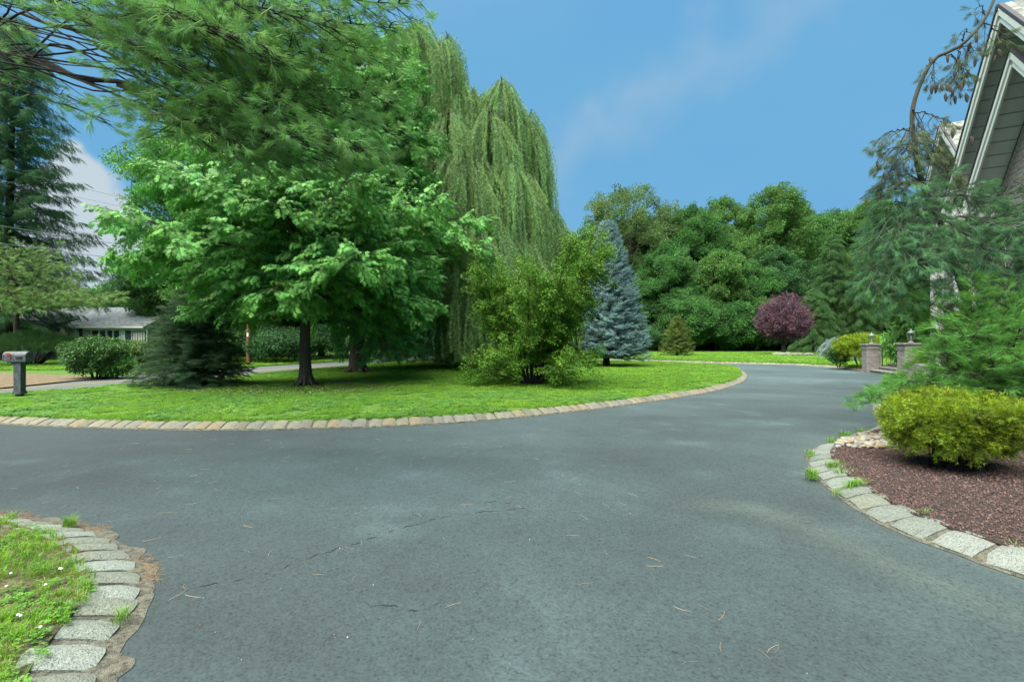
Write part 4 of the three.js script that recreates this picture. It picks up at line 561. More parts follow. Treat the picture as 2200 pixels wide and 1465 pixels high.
// ------------------------------------------------------------------ planting bed beside the house
{
  const base = V(7.9, BED, -8.8), t = thing('weeping_pine', 'weeping pine with a bent bare leader and hanging cones by the house', 'tree', base), r = rnd(311), b = new GB(), list = [], thin = [], W = (px, py, d) => A(px, py, d).sub(base);
  const stem = spline([V(0, -0.05, 0), W(2085, 690, 8.6), W(2060, 590, 8.5), W(2018, 470, 8.4), W(1985, 400, 8.3), W(1967, 320, 8.3), W(1962, 235, 8.3), W(1985, 165, 8.25), W(2010, 125, 8.2), W(2062, 100, 8.1), W(2112, 48, 8.0), W(2145, -20, 8.0)], 0.15); b.tube(stem, (q) => lerp(0.11, 0.02, Math.pow(q, 0.5)), 9);
  for (const [x0, y0, x1, y1, d1, w] of [[1990, 410, 1880, 520, 7.9, 0.8], [1990, 420, 1868, 610, 7.8, 0.8], [1995, 430, 1915, 640, 7.9, 0.8], [2000, 440, 1945, 560, 7.6, 0.8], [2005, 440, 1890, 450, 8.5, 0.8], [2030, 500, 1960, 640, 7.8, 0.5], [2020, 470, 2130, 560, 7.8, 0.9], [2020, 470, 2200, 500, 7.8, 0.9], [2040, 540, 2160, 600, 7.7, 0.9], [2040, 520, 2230, 570, 8.2, 1], [2000, 430, 2130, 430, 8.4, 0.7], [2010, 440, 2070, 400, 8.6, 0.6], [2050, 560, 2110, 470, 8.9, 0.7], [2060, 560, 2210, 430, 8.6, 0.8], [2060, 580, 2190, 380, 8.4, 0.5], [1985, 400, 1920, 380, 8.5, 0.6], [1980, 390, 1905, 420, 8.0, 0.6], [2050, 570, 2080, 640, 7.6, 0.7], [2010, 450, 1925, 500, 8.9, 0.8], [2060, 560, 2240, 640, 7.8, 1]])
    bough(r, b, list, W(x0, y0, 8.35), W(x1, y1, d1), { wide: w, sag: 0.22, rad: 0.024, step: 0.09, twig: 0.085, bare: 0.12, hang: 0.32, lo: 0.5, hi: 1.3, size: 1.15 });
  for (const [x0, y0, x1, y1, w] of [[1965, 310, 1895, 330, 0.5], [1963, 280, 1900, 290, 0.5], [1964, 300, 1905, 390, 0.5], [1965, 330, 1885, 400, 0.5], [1962, 240, 2040, 265, 0.35], [1962, 245, 2010, 330, 0.35], [1964, 280, 2030, 330, 0.4], [1966, 330, 2050, 370, 0.5], [1964, 260, 1925, 330, 0.4], [2010, 125, 2005, 175, 0.2], [2062, 100, 2055, 190, 0.3], [2030, 115, 2085, 160, 0.3], [2062, 100, 2100, 110, 0.3], [2112, 48, 2165, 85, 0.4], [2120, 40, 2105, 10, 0.25], [2070, 95, 2080, 60, 0.2]])
    bough(r, b, thin, W(x0, y0, 8.25), W(x1, y1, 8.15 + 0.3 * (r() - 0.5)), { wide: w, sag: 0.1, rad: 0.012, step: 0.075, twig: 0.1, bare: 0.1, hang: 0.6, lo: 0.5, hi: 1.2, size: 0.9 });
  part('trunk', b.geo(), std(rgb(0.085, 0.09, 0.07), 0.95, { map: again(texBark, 4, 1), bumpMap: again(texBark, 4, 1), bumpScale: 0.02 }), t); foliage(t, S.tuft, L.pineBlue, list); foliage(t, S.tuft, leafy(rgb(0.095, 0.135, 0.055), 0.6, 0.25), thin);
  const cone = new THREE.LatheGeometry([[0.001, 0], [0.012, -0.01], [0.02, -0.03], [0.023, -0.06], [0.02, -0.1], [0.012, -0.135], [0.001, -0.15]].map(([x, y]) => new THREE.Vector2(x, y)), 9);
  { const p = cone.attributes.position; for (let k = 0; k < p.count; k++) { const a = Math.atan2(p.getZ(k), p.getX(k)), q = 1 + 0.16 * Math.sin(a * 5 + p.getY(k) * 220); p.setX(k, p.getX(k) * q); p.setZ(k, p.getZ(k) * q); } cone.computeVertexNormals(); }
  for (const [px, py] of [[1999, 122], [2036, 118], [2004, 180], [2014, 178], [2024, 180], [2032, 200], [2037, 178], [2041, 182], [2050, 190], [2052, 150], [2053, 205], [2066, 178], [2072, 170], [2076, 200], [2082, 150], [2078, 115], [2097, 125], [2086, 90], [2100, 72], [2106, 100], [2048, 280], [2088, 292], [2025, 335], [2034, 345], [2140, 118], [2146, 105], [2144, 8], [1885, 345], [1900, 370]]) { const m = part('cone', cone, M.cone, t, W(px, py, 8.1 + 0.25 * (r() - 0.5))); m.rotation.set((r() - 0.5) * 0.4, r() * 6, (r() - 0.5) * 0.4); m.scale.setScalar(0.85 + 0.3 * r()); }
}
{
  const base = V(8.2, BED, -8.0), t = thing('dwarf_pine', 'bushy bright green pine shrub with long needles behind the golden mound', 'shrub', base), r = rnd(321), b = new GB(), list = [], W = (px, py, d) => A(px, py, d).sub(base), hub = V(0, 0.35, 0);
  for (const [px, py, d, w] of [[1848, 868, 7.4, 0.35], [1900, 855, 7.4, 0.7], [1960, 835, 7.4, 0.7], [2040, 750, 7.5, 0.6], [2030, 690, 7.7, 0.6], [2020, 655, 7.6, 0.9], [2070, 622, 7.6, 0.9], [2120, 640, 7.2, 0.9], [2170, 618, 7.4, 0.9], [2230, 640, 7.4, 0.9], [2110, 690, 6.9, 0.9], [2190, 700, 6.8, 0.9], [2060, 720, 6.9, 0.9], [2020, 760, 6.9, 0.8], [2130, 760, 6.6, 0.9], [2210, 780, 6.5, 0.9], [2080, 800, 6.7, 0.9], [2170, 840, 6.6, 0.8], [1980, 820, 7.0, 0.8], [2240, 850, 6.8, 0.8], [2040, 690, 7.6, 0.9], [2150, 660, 7.8, 0.9], [1930, 838, 7.1, 0.7], [2000, 845, 7.0, 0.7], [2260, 720, 7.2, 0.9], [2200, 880, 7.0, 0.7], [2090, 655, 7.9, 0.9], [2180, 740, 7.4, 0.9]])
    bough(r, b, list, hub.clone().add(ball(r).multiplyScalar(0.15)), W(px, py, d), { wide: w * 0.8, sag: 0.18, rad: 0.024, step: 0.105, twig: 0.1, bare: 0.3, lo: 0.65, hi: 1.35, size: 1.15, hang: -0.05 });
  part('stems', b.geo(), M.bark, t); foliage(t, S.tuft, leafy(rgb(0.09, 0.255, 0.04), 0.75, 0.38), list, 'foliage');
}
mound('golden_cypress', 'rounded golden thread-leaf cypress on mulch by the granite kerb', V(5.2, BED, -5.75), { R: 0.64, Rz: 0.58, h: 0.86, n: 3000, shapes: S.thread, mat: L.gold, seed: 331, size: 0.68, under: 0.42, stems: 56, stemR: 0.007, flat: 0.85, foot: 0.34, lump: 0.34, lo: 0.3, hi: 1.25, upward: 0.35, warm: 0.3, bark: M.barkDark, fill: 0.35 });
mound('golden_cypress', 'golden cypress mound in front of the house steps', A(2052, 800, 15.5).setY(BED), { R: 0.9, h: 1.35, n: 1500, shapes: S.thread, mat: L.gold, seed: 332, size: 1.0, under: 0.4, stems: 14 });
mound('golden_cypress', 'tall golden cypress mound behind the lone brick pier with mulch below', A(1853, 790, 27).setY(LAWN), { R: 1.3, h: 1.75, n: 1600, shapes: S.thread, mat: L.gold, seed: 333, size: 1.2, under: 0.3, stems: 14 });
mound('boxwood', 'small dark round boxwood against the golden mound', A(1803, 790, 27.5).setY(LAWN), { R: 0.45, h: 1.1, n: 300, shapes: S.small, mat: L.yew, seed: 334, size: 0.9, under: 0.6, stems: 6 });
conifer('weeping_cedar', 'pale blue weeping cedar low on the far lawn', A(1805, 775, 36).setY(LAWN), { h: 1.75, R: 1.35, n: 90, mat: leafy(rgb(0.27, 0.37, 0.36), 0.7, 0.1), shapes: S.blue, gap: 0.15, size: 1.0, seed: 335, clear: 0.5, up0: 0.5, up1: 0.5, droop: 1.7, hang: 0.8, r0: 0.06, shape: () => 1 });
mound('globe_arborvitae', 'light green globe evergreen on the terrace beside the white post', V(18.6, 0.96, -22.6), { R: 0.8, h: 2.5, n: 1100, shapes: S.thread, mat: leafy(rgb(0.10, 0.23, 0.045), 0.6), seed: 336, size: 1.15, under: 0.7, stems: 8 });
mound('terrace_shrub', 'low green shrub behind the iron stair rail', V(19.6, 0.15, -23.2), { R: 1.5, h: 2.0, n: 900, shapes: S.mid, mat: L.maple, seed: 337, size: 0.8, under: 0.5, stems: 8 });

// ------------------------------------------------------------------ house beside the driveway (local x runs away along the front, local z into the house)
{
  const turn = Math.atan2(0.888, 0.46), root = thing('gabled_house', 'large house with nested white trimmed gables and shingled walls', 'house', V(10, 0, -10), turn);
  const slope = 0.92, quadBox = (g, a, b, c, d, n) => { const k = [a, b, c, d], q = k.map((p) => p.clone().add(n)); g.quad(...k); g.quad(q[3], q[2], q[1], q[0]); k.forEach((p, j) => g.quad(p, q[j], q[(j + 1) % 4], k[(j + 1) % 4])); };
  const gable = (ax, ay, z0, zw, run0, run1, zback, boards) => {       // apex, front edge z0, wall at zw, how far each rake runs nearer and farther
    const roof = new GB(), fascia = new GB(), drip = new GB();
    for (const s of [-1, 1]) {
      const run = s < 0 ? run0 : run1, end = V(ax + s * run, ay - slope * run, 0), top = V(ax, ay, 0), nrm = V(s * slope, 1, 0).normalize();
      const at = (p, z, off = 0) => p.clone().setZ(z).addScaledVector(nrm, off);
      const order = (a, b, c, d) => s > 0 ? [a, b, c, d] : [b, a, d, c];
      quadBox(roof, ...order(at(top, z0 - 0.03, 0.02), at(end, z0 - 0.03, 0.02), at(end, zback, 0.02), at(top, zback, 0.02)), nrm.clone().multiplyScalar(0.07));
      quadBox(drip, ...order(at(top, z0 - 0.05, 0.06), at(end, z0 - 0.05, 0.06), at(end, z0 + 0.03, 0.06), at(top, z0 + 0.03, 0.06)), nrm.clone().multiplyScalar(0.045));
      quadBox(fascia, ...order(at(top, z0 - 0.005, -0.2), at(end, z0 - 0.005, -0.2), at(end, z0 + 0.035, -0.2), at(top, z0 + 0.035, -0.2)), nrm.clone().multiplyScalar(0.215));
      quadBox(fascia, ...order(at(top, z0 - 0.035, -0.085), at(end, z0 - 0.035, -0.085), at(end, z0 - 0.007, -0.085), at(top, z0 - 0.007, -0.085)), nrm.clone().multiplyScalar(0.09));
      const n = Math.round(run / 0.24);                                     // soffit boards, each a part
      for (let k = 0; k < n && boards; k++) { const g = new GB(), a = top.clone().lerp(end, k / n), b = top.clone().lerp(end, (k + 0.93) / n); quadBox(g, ...order(at(a, z0 + 0.04, -0.06), at(b, z0 + 0.04, -0.06), at(b, zw - 0.003, -0.06), at(a, zw - 0.003, -0.06)), nrm.clone().multiplyScalar(0.03)); part('soffit_board', g.geo(), M.soffit, root); }
    }
    const r = part('roof', roof.geo(), M.shingle, root); part('gutter_edge', drip.geo(), M.gutter, r); part('fascia', fascia.geo(), M.trim, root);
  };
  gable(0, 8.4, 0, 0.82, 3.3, 4.2, 10, true);
  gable(0.06, 7.48, 0.2, 0.75, 3.1, 3.6, 0.8, true);
  gable(9.77, 9.5, 1.47, 2.0, 3.4, 3.4, 10, true);
  const wall = new GB();
  wall.prism([V(-3.0, 0, 0.75), V(3.5, 0, 0.75), V(3.5, 4.2, 0.75), V(0.06, 7.36, 0.75), V(-3.0, 4.55, 0.75)], V(0, 0, 0.065)); wall.prism([V(-3.0, 0, 0.82), V(3.9, 0, 0.82), V(3.9, 4.7, 0.82), V(0, 8.28, 0.82), V(-3.0, 5.5, 0.82)], V(0, 0, 8.6)); wall.prism([V(6.9, 0, 2.0), V(12.6, 0, 2.0), V(12.6, 6.6, 2.0), V(9.77, 9.2, 2.0), V(6.9, 6.6, 2.0)], V(0, 0, 7)); wall.box(3.9, 6.9, 0, 5.2, 4, 9.4);
  part('wall', wall.geo(), std(rgb(0.36, 0.36, 0.35), 0.95, { map: again(texShingle, 1.2), bumpMap: again(texShingle, 1.2), bumpScale: 0.012 }), root);
  for (const z of [0.745]) for (let k = 0; k < 60; k++) { const y = 2.2 + k * 0.1, hw = y > 4.1 ? (7.2 - y) / 0.92 : 3.4; if (hw < 0.2) break; part('clapboard', new GB().box(Math.max(-2.95, 0.06 - hw), Math.min(3.45, 0.06 + hw), y, y + 0.092, z - 0.02 + 0.004 * (k % 2), z).geo(), M.slate, root); }
  const post = (x, z, y0, y1, w) => { const p = part('post', new GB().box(x - w, x + w, y0 + 0.25, y1 - 0.2, z - w, z + w).geo(), M.white, root); part('plinth', new GB().box(x - w * 1.4, x + w * 1.4, y0, y0 + 0.25, z - w * 1.4, z + w * 1.4).geo(), M.white, p); part('capital', new GB().box(x - w * 1.4, x + w * 1.4, y1 - 0.2, y1, z - w * 1.4, z + w * 1.4).geo(), M.white, p); };
  post(4.55, 0.1, 0.9, 4.6, 0.12); post(3.07, 0.28, 0.9, 4.6, 0.16);
  part('porch_beam', new GB().box(2.6, 5.1, 4.6, 4.95, -0.1, 1.0).geo(), M.white, root); part('porch', new GB().box(2.2, 5.6, 0.0, 0.9, -0.2, 4).geo(), M.slate, root);
  const win = (x, y, w, h) => { const f = part('window', new GB().box(x - w / 2 - 0.1, x + w / 2 + 0.1, y - 0.1, y + h + 0.1, 0.66, 0.72).geo(), M.white, root); part('pane', new GB().box(x - w / 2, x + w / 2, y, y + h, 0.64, 0.658).geo(), M.pane, f); }; win(-1.6, 2.6, 1.0, 1.5); win(1.2, 2.6, 1.0, 1.5);
}
// entrance steps, piers, lanterns and rail: local frame as the house
{
  const turn = Math.atan2(0.954, 0.3), at = (x, z) => V(10 + 0.3 * x + 0.954 * z, 0, -10 - 0.954 * x + 0.3 * z);
  const steps = thing('entrance_steps', 'broad stone steps rising from the driveway between two brick piers', 'steps', at(14.2, 3.4), turn);
  for (let k = 0; k < 6; k++) { const g = new GB().box(-2.35, 2.35, k * 0.16, k * 0.16 + 0.10, k * 0.36 + 0.02, k * 0.36 + 0.5), t = new GB().box(-2.4, 2.4, k * 0.16 + 0.10, k * 0.16 + 0.16, k * 0.36 - 0.03, k * 0.36 + 0.5); part('riser', g.geo(), M.brick[3], steps); part('tread', t.geo(), M.slate, steps); }
  part('landing', new GB().box(-2.4, 2.4, 0, 0.96, 2.2, 6).geo(), M.slate, steps);
  const pier = (x, z, w, h, seed, label) => {
    const p = thing('brick_pier', label, 'pier', at(x, z), turn), r = rnd(seed), n = Math.round((h - 0.12) / 0.075), bw = 0.2, list = [];
    part('core', new GB().box(-w / 2 + 0.012, w / 2 - 0.012, 0, h, -w / 2 + 0.012, w / 2 - 0.012).geo(), M.brickMortar, p);
    const per = [[], [], [], []], c = Math.max(2, Math.round(w / bw));
    for (let k = 0; k < n; k++) for (let f = 0; f < 4; f++) for (let j = 0; j < c; j++) { const u0 = -w / 2 + (j + (k % 2) * 0.5 - 0.25) * w / c, a = Math.max(-w / 2, u0) + 0.005, b = Math.min(w / 2, u0 + w / c) - 0.005, o = k >= n - 2 ? 0.02 * (k - n + 3) : 0.002 * r(); if (b - a < 0.03) continue; const g = new GB().box(a, b, k * 0.075 + 0.006, k * 0.075 + 0.069, w / 2 - 0.03, w / 2 + o).geo(); g.applyMatrix4(new THREE.Matrix4().makeRotationY(f * Math.PI / 2)); per[Math.floor(r() * 4)].push(g); }
    per.forEach((l, k) => part('brickwork', mergeGeometries(l), M.brick[k], p, null, 'stuff'));
    part('cap', new GB().box(-w / 2 - 0.09, w / 2 + 0.09, h, h + 0.07, -w / 2 - 0.09, w / 2 + 0.09).geo(), M.slate, p);
    const l = thing('pier_lantern', label.startsWith('lone') ? 'dark glass lantern on the lone brick pier' : 'verdigris glass lantern on the brick pier beside the golden mound', 'lantern', at(x, z).setY(h + 0.07), turn), lathe = (pts, n = 6) => new THREE.LatheGeometry(pts.map(([a, b]) => new THREE.Vector2(a, b)), n), met = std(rgb(0.10, 0.15, 0.13), 0.5, { metalness: 0.2 });
    part('base', lathe([[0.001, 0], [0.12, 0], [0.1, 0.03], [0.04, 0.06], [0.035, 0.1], [0.07, 0.12], [0.001, 0.13]], 12), M.slate, l); part('glass', lathe([[0.085, 0.13], [0.15, 0.36], [0.13, 0.42]], 6), M.glass, l); part('roof', lathe([[0.155, 0.40], [0.1, 0.47], [0.03, 0.52], [0.025, 0.56], [0.001, 0.6]], 6), met, l);
    for (let k = 0; k < 6; k++) { const a = k / 6 * 6.283; part('rib', new GB().tube([V(Math.sin(a) * 0.088, 0.13, Math.cos(a) * 0.088), V(Math.sin(a) * 0.153, 0.36, Math.cos(a) * 0.153), V(Math.sin(a) * 0.135, 0.42, Math.cos(a) * 0.135)], [0.011, 0.011, 0.011], 5).geo(), met, l); } part('candle', new GB().tube([V(0, 0.13, 0), V(0, 0.27, 0)], [0.02, 0.018], 8).geo(), M.white, l);
  };
  pier(16.9, 3.55, 0.64, 1.40, 3, 'lone square brick pier where the far kerb ends'); pier(11.55, 3.1, 0.7, 1.46, 4, 'square brick pier behind the golden mound at the near end of the steps');
  const rail = thing('stair_railing', 'black iron stair railing climbing beside the steps', 'railing', at(16.55, 3.9), turn), g0 = V(0, 1.25, 0), g1 = V(0, 2.45, 2.7);
  part('handrail', new GB().tube([g0, g1], [0.03, 0.03], 8).geo(), M.iron, rail); part('bottom_rail', new GB().tube([V(0, 0.3, 0), V(0, 1.5, 2.7)], [0.018, 0.018], 6).geo(), M.iron, rail); for (let k = 0; k <= 16; k++) { const t = k / 16; part('baluster', new GB().tube([V(0, 0.3 + 1.2 * t - (k % 16 ? 0 : 0.3), 2.7 * t), V(0, 1.25 + 1.2 * t, 2.7 * t)], [k % 16 ? 0.011 : 0.022, k % 16 ? 0.011 : 0.022], 6).geo(), M.iron, rail); }
}
// ------------------------------------------------------------------ ranch house across the street
{
  const o = V(-37, 0.05, -42), root = thing('ranch_house', 'low white ranch house with a grey roof across the street', 'house', o);
  const X = (px, d = 42) => (px - 36 - CX) / F * d - o.x, w = new GB(), back = -9; w.box(X(148), X(345), 0, 2.85, back, 0); w.prism([V(X(148), 2.85, back), V(X(148), 2.85, 0), V(X(148), 4.4, back / 2)], V(X(345) - X(148), 0, 0)); part('wall', w.geo(), M.siding, root);
  const roof = new GB(); roof.quad(V(X(140), 2.75, 0.5), V(X(352), 2.75, 0.5), V(X(352), 4.75, back / 2), V(X(140), 4.75, back / 2)); roof.quad(V(X(352), 2.75, back - 0.5), V(X(140), 2.75, back - 0.5), V(X(140), 4.75, back / 2), V(X(352), 4.75, back / 2)); roof.quad(V(X(60), 3.0, 2.6), V(X(146), 3.0, 2.6), V(X(146), 4.8, -4.4), V(X(60), 4.8, -4.4)); roof.quad(V(X(146), 3.0, 2.6), V(X(146) + 1.0, 2.55, 2.6), V(X(146) + 1.0, 4.3, -4.4), V(X(146), 4.8, -4.4)); part('roof', roof.geo(), Object.assign(M.shingleGrey, { side: THREE.DoubleSide }), root);
  part('wing', new GB().box(X(20), X(146), 0, 2.95, -6, 2.1).geo(), M.siding, root); part('eave', new GB().box(X(140), X(352), 2.66, 2.8, 0.42, 0.52).geo(), M.white, root); part('eave', new GB().box(X(60), X(146), 2.9, 3.05, 2.5, 2.62).geo(), M.trim, root);
  for (let k = 0; k < 18; k++) part('siding_board', new GB().box(X(22), X(144), 0.3 + k * 0.145, 0.43 + k * 0.145, 2.1, 2.125).geo(), M.siding, root);
  const window_ = (x0, x1, y0, y1, z, curtain, shutter) => { const f = part('window', new GB().box(x0 - 0.09, x1 + 0.09, y0 - 0.09, y1 + 0.09, z + 0.004, z + 0.05).geo(), M.white, root); part('pane', new GB().box(x0, x1, y0, y1, z + 0.052, z + 0.06).geo(), M.pane, f); if (curtain) for (let k = 0; k < 5; k++) part('curtain', new GB().box(x0 + (x1 - x0) * (0.06 + 0.18 * k), x0 + (x1 - x0) * (0.19 + 0.18 * k), y0 + 0.05, y1 - 0.05, z + 0.062, z + 0.07 + 0.01 * (k % 2)).geo(), M.curtain, f); if (shutter) part('shutter', new GB().box(x0 - 0.62, x0 - 0.14, y0 - 0.05, y1 + 0.05, z + 0.004, z + 0.045).geo(), M.shutter, root); };
  window_(X(216), X(229), 1.2, 2.45, 0, true, true); window_(X(234), X(247), 1.2, 2.45, 0); window_(X(251), X(262), 1.2, 2.45, 0); window_(X(267), X(277), 1.2, 2.45, 0); window_(X(281), X(292), 1.2, 2.45, 0); window_(X(320), X(350), 1.2, 2.4, 0, true, true); window_(X(166), X(184), 1.2, 2.45, 0); window_(X(92, 40), X(112, 40), 1.5, 2.6, 2.125, true);
  part('shutter', new GB().box(X(115, 40), X(121, 40), 1.4, 2.65, 2.126, 2.17).geo(), M.shutter, root); part('corner_post', new GB().box(X(203), X(206), 0, 2.66, 0.05, 0.35).geo(), M.white, root); part('corner_post', new GB().box(X(150), X(153), 0, 2.66, 0.05, 0.35).geo(), M.white, root); part('sill', new GB().box(X(204), X(296), 1.0, 1.1, 0.06, 0.2).geo(), M.white, root);
  for (const [px, s] of [[240, 1], [272, 0.75]]) { const wr = thing('door_wreath', s === 1 ? 'round red wreath in a white framed window of the ranch house' : 'small red wreath in the last open window of the ranch house', 'wreath', V(X(px) + o.x, 1.9 * 1 + 0.05, o.z + 0.13)); part('ring', new THREE.TorusGeometry(0.17 * s, 0.04 * s, 7, 20), M.red, wr); part('bow', new GB().prism([V(-0.08 * s, 0, 0), V(0.08 * s, -0.05 * s, 0), V(0.08 * s, 0.05 * s, 0)], V(0, 0, 0.03)).geo(), M.red, wr); }
  const cv = document.createElement('canvas'); cv.width = 190; cv.height = 100; const c = cv.getContext('2d'); for (let k = 0; k < 13; k++) { c.fillStyle = k % 2 ? '#f4f1ec' : '#c0505c'; c.fillRect(0, k * 100 / 13, 190, 100 / 13 + 1); } c.fillStyle = '#2c3560'; c.fillRect(0, 0, 76, 54); c.fillStyle = '#fff'; for (let j = 0; j < 9; j++) for (let i = 0; i < (j % 2 ? 5 : 6); i++) { c.beginPath(); c.arc((i + (j % 2 ? 1 : 0.5)) * 12.6, 5 + j * 5.4, 1.6, 0, 7); c.fill(); }
  const ft = new THREE.CanvasTexture(cv); ft.colorSpace = THREE.SRGBColorSpace; const flag = thing('flag', 'striped flag on a tilted white pole at the ranch house porch', 'flag', V(X(156) + o.x, 1.0, o.z + 0.4)), g = new THREE.PlaneGeometry(1.15, 0.66, 16, 8), p = g.attributes.position; for (let k = 0; k < p.count; k++) { const x = p.getX(k); p.setZ(k, 0.07 * Math.sin(x * 6)); p.setY(k, p.getY(k) - 0.1 * (x + 0.67) + 0.03 * Math.sin(x * 4)); } g.computeVertexNormals();
  part('pole', new GB().tube([V(0, 0, 0), V(0.45, 2.0, 0.35)], [0.02, 0.016], 8).geo(), M.white, flag); part('cloth', g, new THREE.MeshStandardMaterial({ map: ft, roughness: 0.8, side: THREE.DoubleSide }), flag, V(1.05, 1.45, 0.3)); part('finial', new THREE.SphereGeometry(0.035, 10, 8), M.white, flag, V(0.45, 2.02, 0.35));
}
// ------------------------------------------------------------------ mailbox, utility pole, wires
{
  const base = stand(41, 851, LAWN), t = thing('mailbox', 'grey plastic mailbox on a square post at the lawn edge', 'mailbox', base, 0.12);
  part('post', new GB().box(-0.085, 0.085, 0.06, 0.92, -0.085, 0.085).geo(), M.plastic, t); part('footing', new GB().box(-0.06, 0.06, -0.1, 0.06, -0.06, 0.06).geo(), M.dark, t); part('collar', new GB().box(-0.1, 0.1, 0.06, 0.14, -0.1, 0.1).geo(), M.plastic, t);
  const sh = new THREE.Shape(); sh.moveTo(-0.12, 0); sh.lineTo(0.12, 0); sh.lineTo(0.12, 0.13); sh.absarc(0, 0.13, 0.12, 0, Math.PI, false); sh.lineTo(-0.12, 0); const bg = new THREE.ExtrudeGeometry(sh, { depth: 0.5, bevelSize: 0.012, bevelThickness: 0.012, bevelSegments: 2, curveSegments: 14 }); bg.translate(0, 0, -0.25); bg.rotateY(Math.PI / 2);
  part('box', bg, M.plastic, t, V(-0.02, 0.94, 0)); part('support', new GB().box(-0.22, 0.2, 0.9, 0.935, -0.1, 0.1).geo(), M.plastic, t); const dr = new THREE.ExtrudeGeometry(sh, { depth: 0.03, bevelEnabled: false, curveSegments: 14 }); dr.scale(1.08, 1.06, 1); dr.rotateY(-Math.PI / 2); const door = part('door', dr, M.plastic, t, V(-0.285, 0.935, 0)); part('latch', new GB().box(-0.065, -0.035, 0.16, 0.2, -0.02, 0.02).geo(), M.dark, door);
  const fl = part('flag', new GB().box(-0.21, -0.11, 1.09, 1.16, 0.142, 0.152).geo(), M.red, t); fl.userData.label = 'red signal flag'; part('flag_arm', new GB().box(-0.135, -0.11, 1.0, 1.09, 0.142, 0.15).geo(), M.red, t); part('slot', new GB().box(0.02, 0.16, 1.03, 1.07, 0.136, 0.16).geo(), M.dark, t);
  const p0 = V(-17.9, 0.05, -33.2), pl = thing('utility_pole', 'reddish brown wooden utility pole across the street', 'pole', p0); part('shaft', new GB().tube([V(0, -0.2, 0), V(0, 5, 0), V(0, 10, 0)], [0.16, 0.14, 0.11], 12).geo(), M.pole, pl); part('marker', new GB().box(-0.06, 0.06, 1.85, 2.1, 0.155, 0.165).geo(), M.white, pl); part('crossarm', new GB().box(-1.1, 1.1, 8.9, 9.02, 0.12, 0.24).geo(), M.pole, pl); for (const x of [-1, 0.2, 1]) part('insulator', new THREE.CylinderGeometry(0.04, 0.05, 0.14, 10), M.white, pl, V(x, 9.09, 0.18)); part('transformer', new THREE.CylinderGeometry(0.25, 0.25, 0.8, 16), M.plastic, pl, V(0.34, 7.9, 0.1));
  const q0 = V(-28.6, 0.05, 0), pq = thing('utility_pole', 'wooden utility pole that holds the near end of the street wires', 'pole', q0); part('shaft', new GB().tube([V(0, -0.2, 0), V(0, 5, 0), V(0, 10, 0)], [0.16, 0.14, 0.11], 12).geo(), M.pole, pq); part('crossarm', new GB().box(-1.1, 1.1, 8.9, 9.02, -0.24, -0.12).geo(), M.pole, pq);
  for (const [dx, y, sag, rr, label] of [[-1, 9.15, 0.55, 0.007, 'outer'], [1, 9.15, 0.5, 0.007, 'inner'], [0.18, 6.9, 0.5, 0.013, 'upper cable'], [0.18, 6.2, 0.55, 0.013, 'lower cable']]) { const a = p0.clone().add(V(dx, y, 0.18)), b = q0.clone().add(V(dx, y, -0.18)), pts = []; for (let k = 0; k <= 30; k++) { const s = k / 30; pts.push(a.clone().lerp(b, s).add(V(0, -4 * sag * s * (1 - s), 0))); } const m = part(numbered('overhead_wire'), new GB().tube(pts, () => rr, 5, false).geo(), M.wire, scene); tag(m, label.includes('cable') ? `${label} strung low between the utility poles` : `${label} thin wire strung high between the crossarms`, 'wire', 'wires along the street'); }
}
// ------------------------------------------------------------------ small stones, mulch, weeds, fallen needles
{
  const st = thing('plum_rocks', 'flat grey rocks round the foot of the purple plum', 'rocks', V(29.0, LAWN + 0.02, -50.6)), r = rnd(401);
  for (let k = 0; k < 9; k++) { const g = mergeVertices(new THREE.IcosahedronGeometry(0.42, 1).deleteAttribute('uv').deleteAttribute('normal')), p = g.attributes.position; for (let j = 0; j < p.count; j++) p.setXYZ(j, p.getX(j) * (0.8 + 0.4 * noise3(j, k, 1)), p.getY(j) * 0.42 * (0.8 + 0.4 * noise3(j, k, 2)), p.getZ(j) * 0.8); const q = toCreasedNormals(g, 0.6); q.setAttribute('uv', new THREE.Float32BufferAttribute(new Float32Array(q.attributes.position.count * 2), 2)); const m = part('rock', q, M.slate, st, V(-1.6 + 0.42 * k, 0.08, 0.3 * Math.sin(k * 2))); m.rotation.y = r() * 6; m.scale.setScalar(0.75 + 0.5 * r()); }
}
const stuff = (name, label, category) => { const o = thing(name, label, category); o.userData.kind = 'stuff'; return o; };
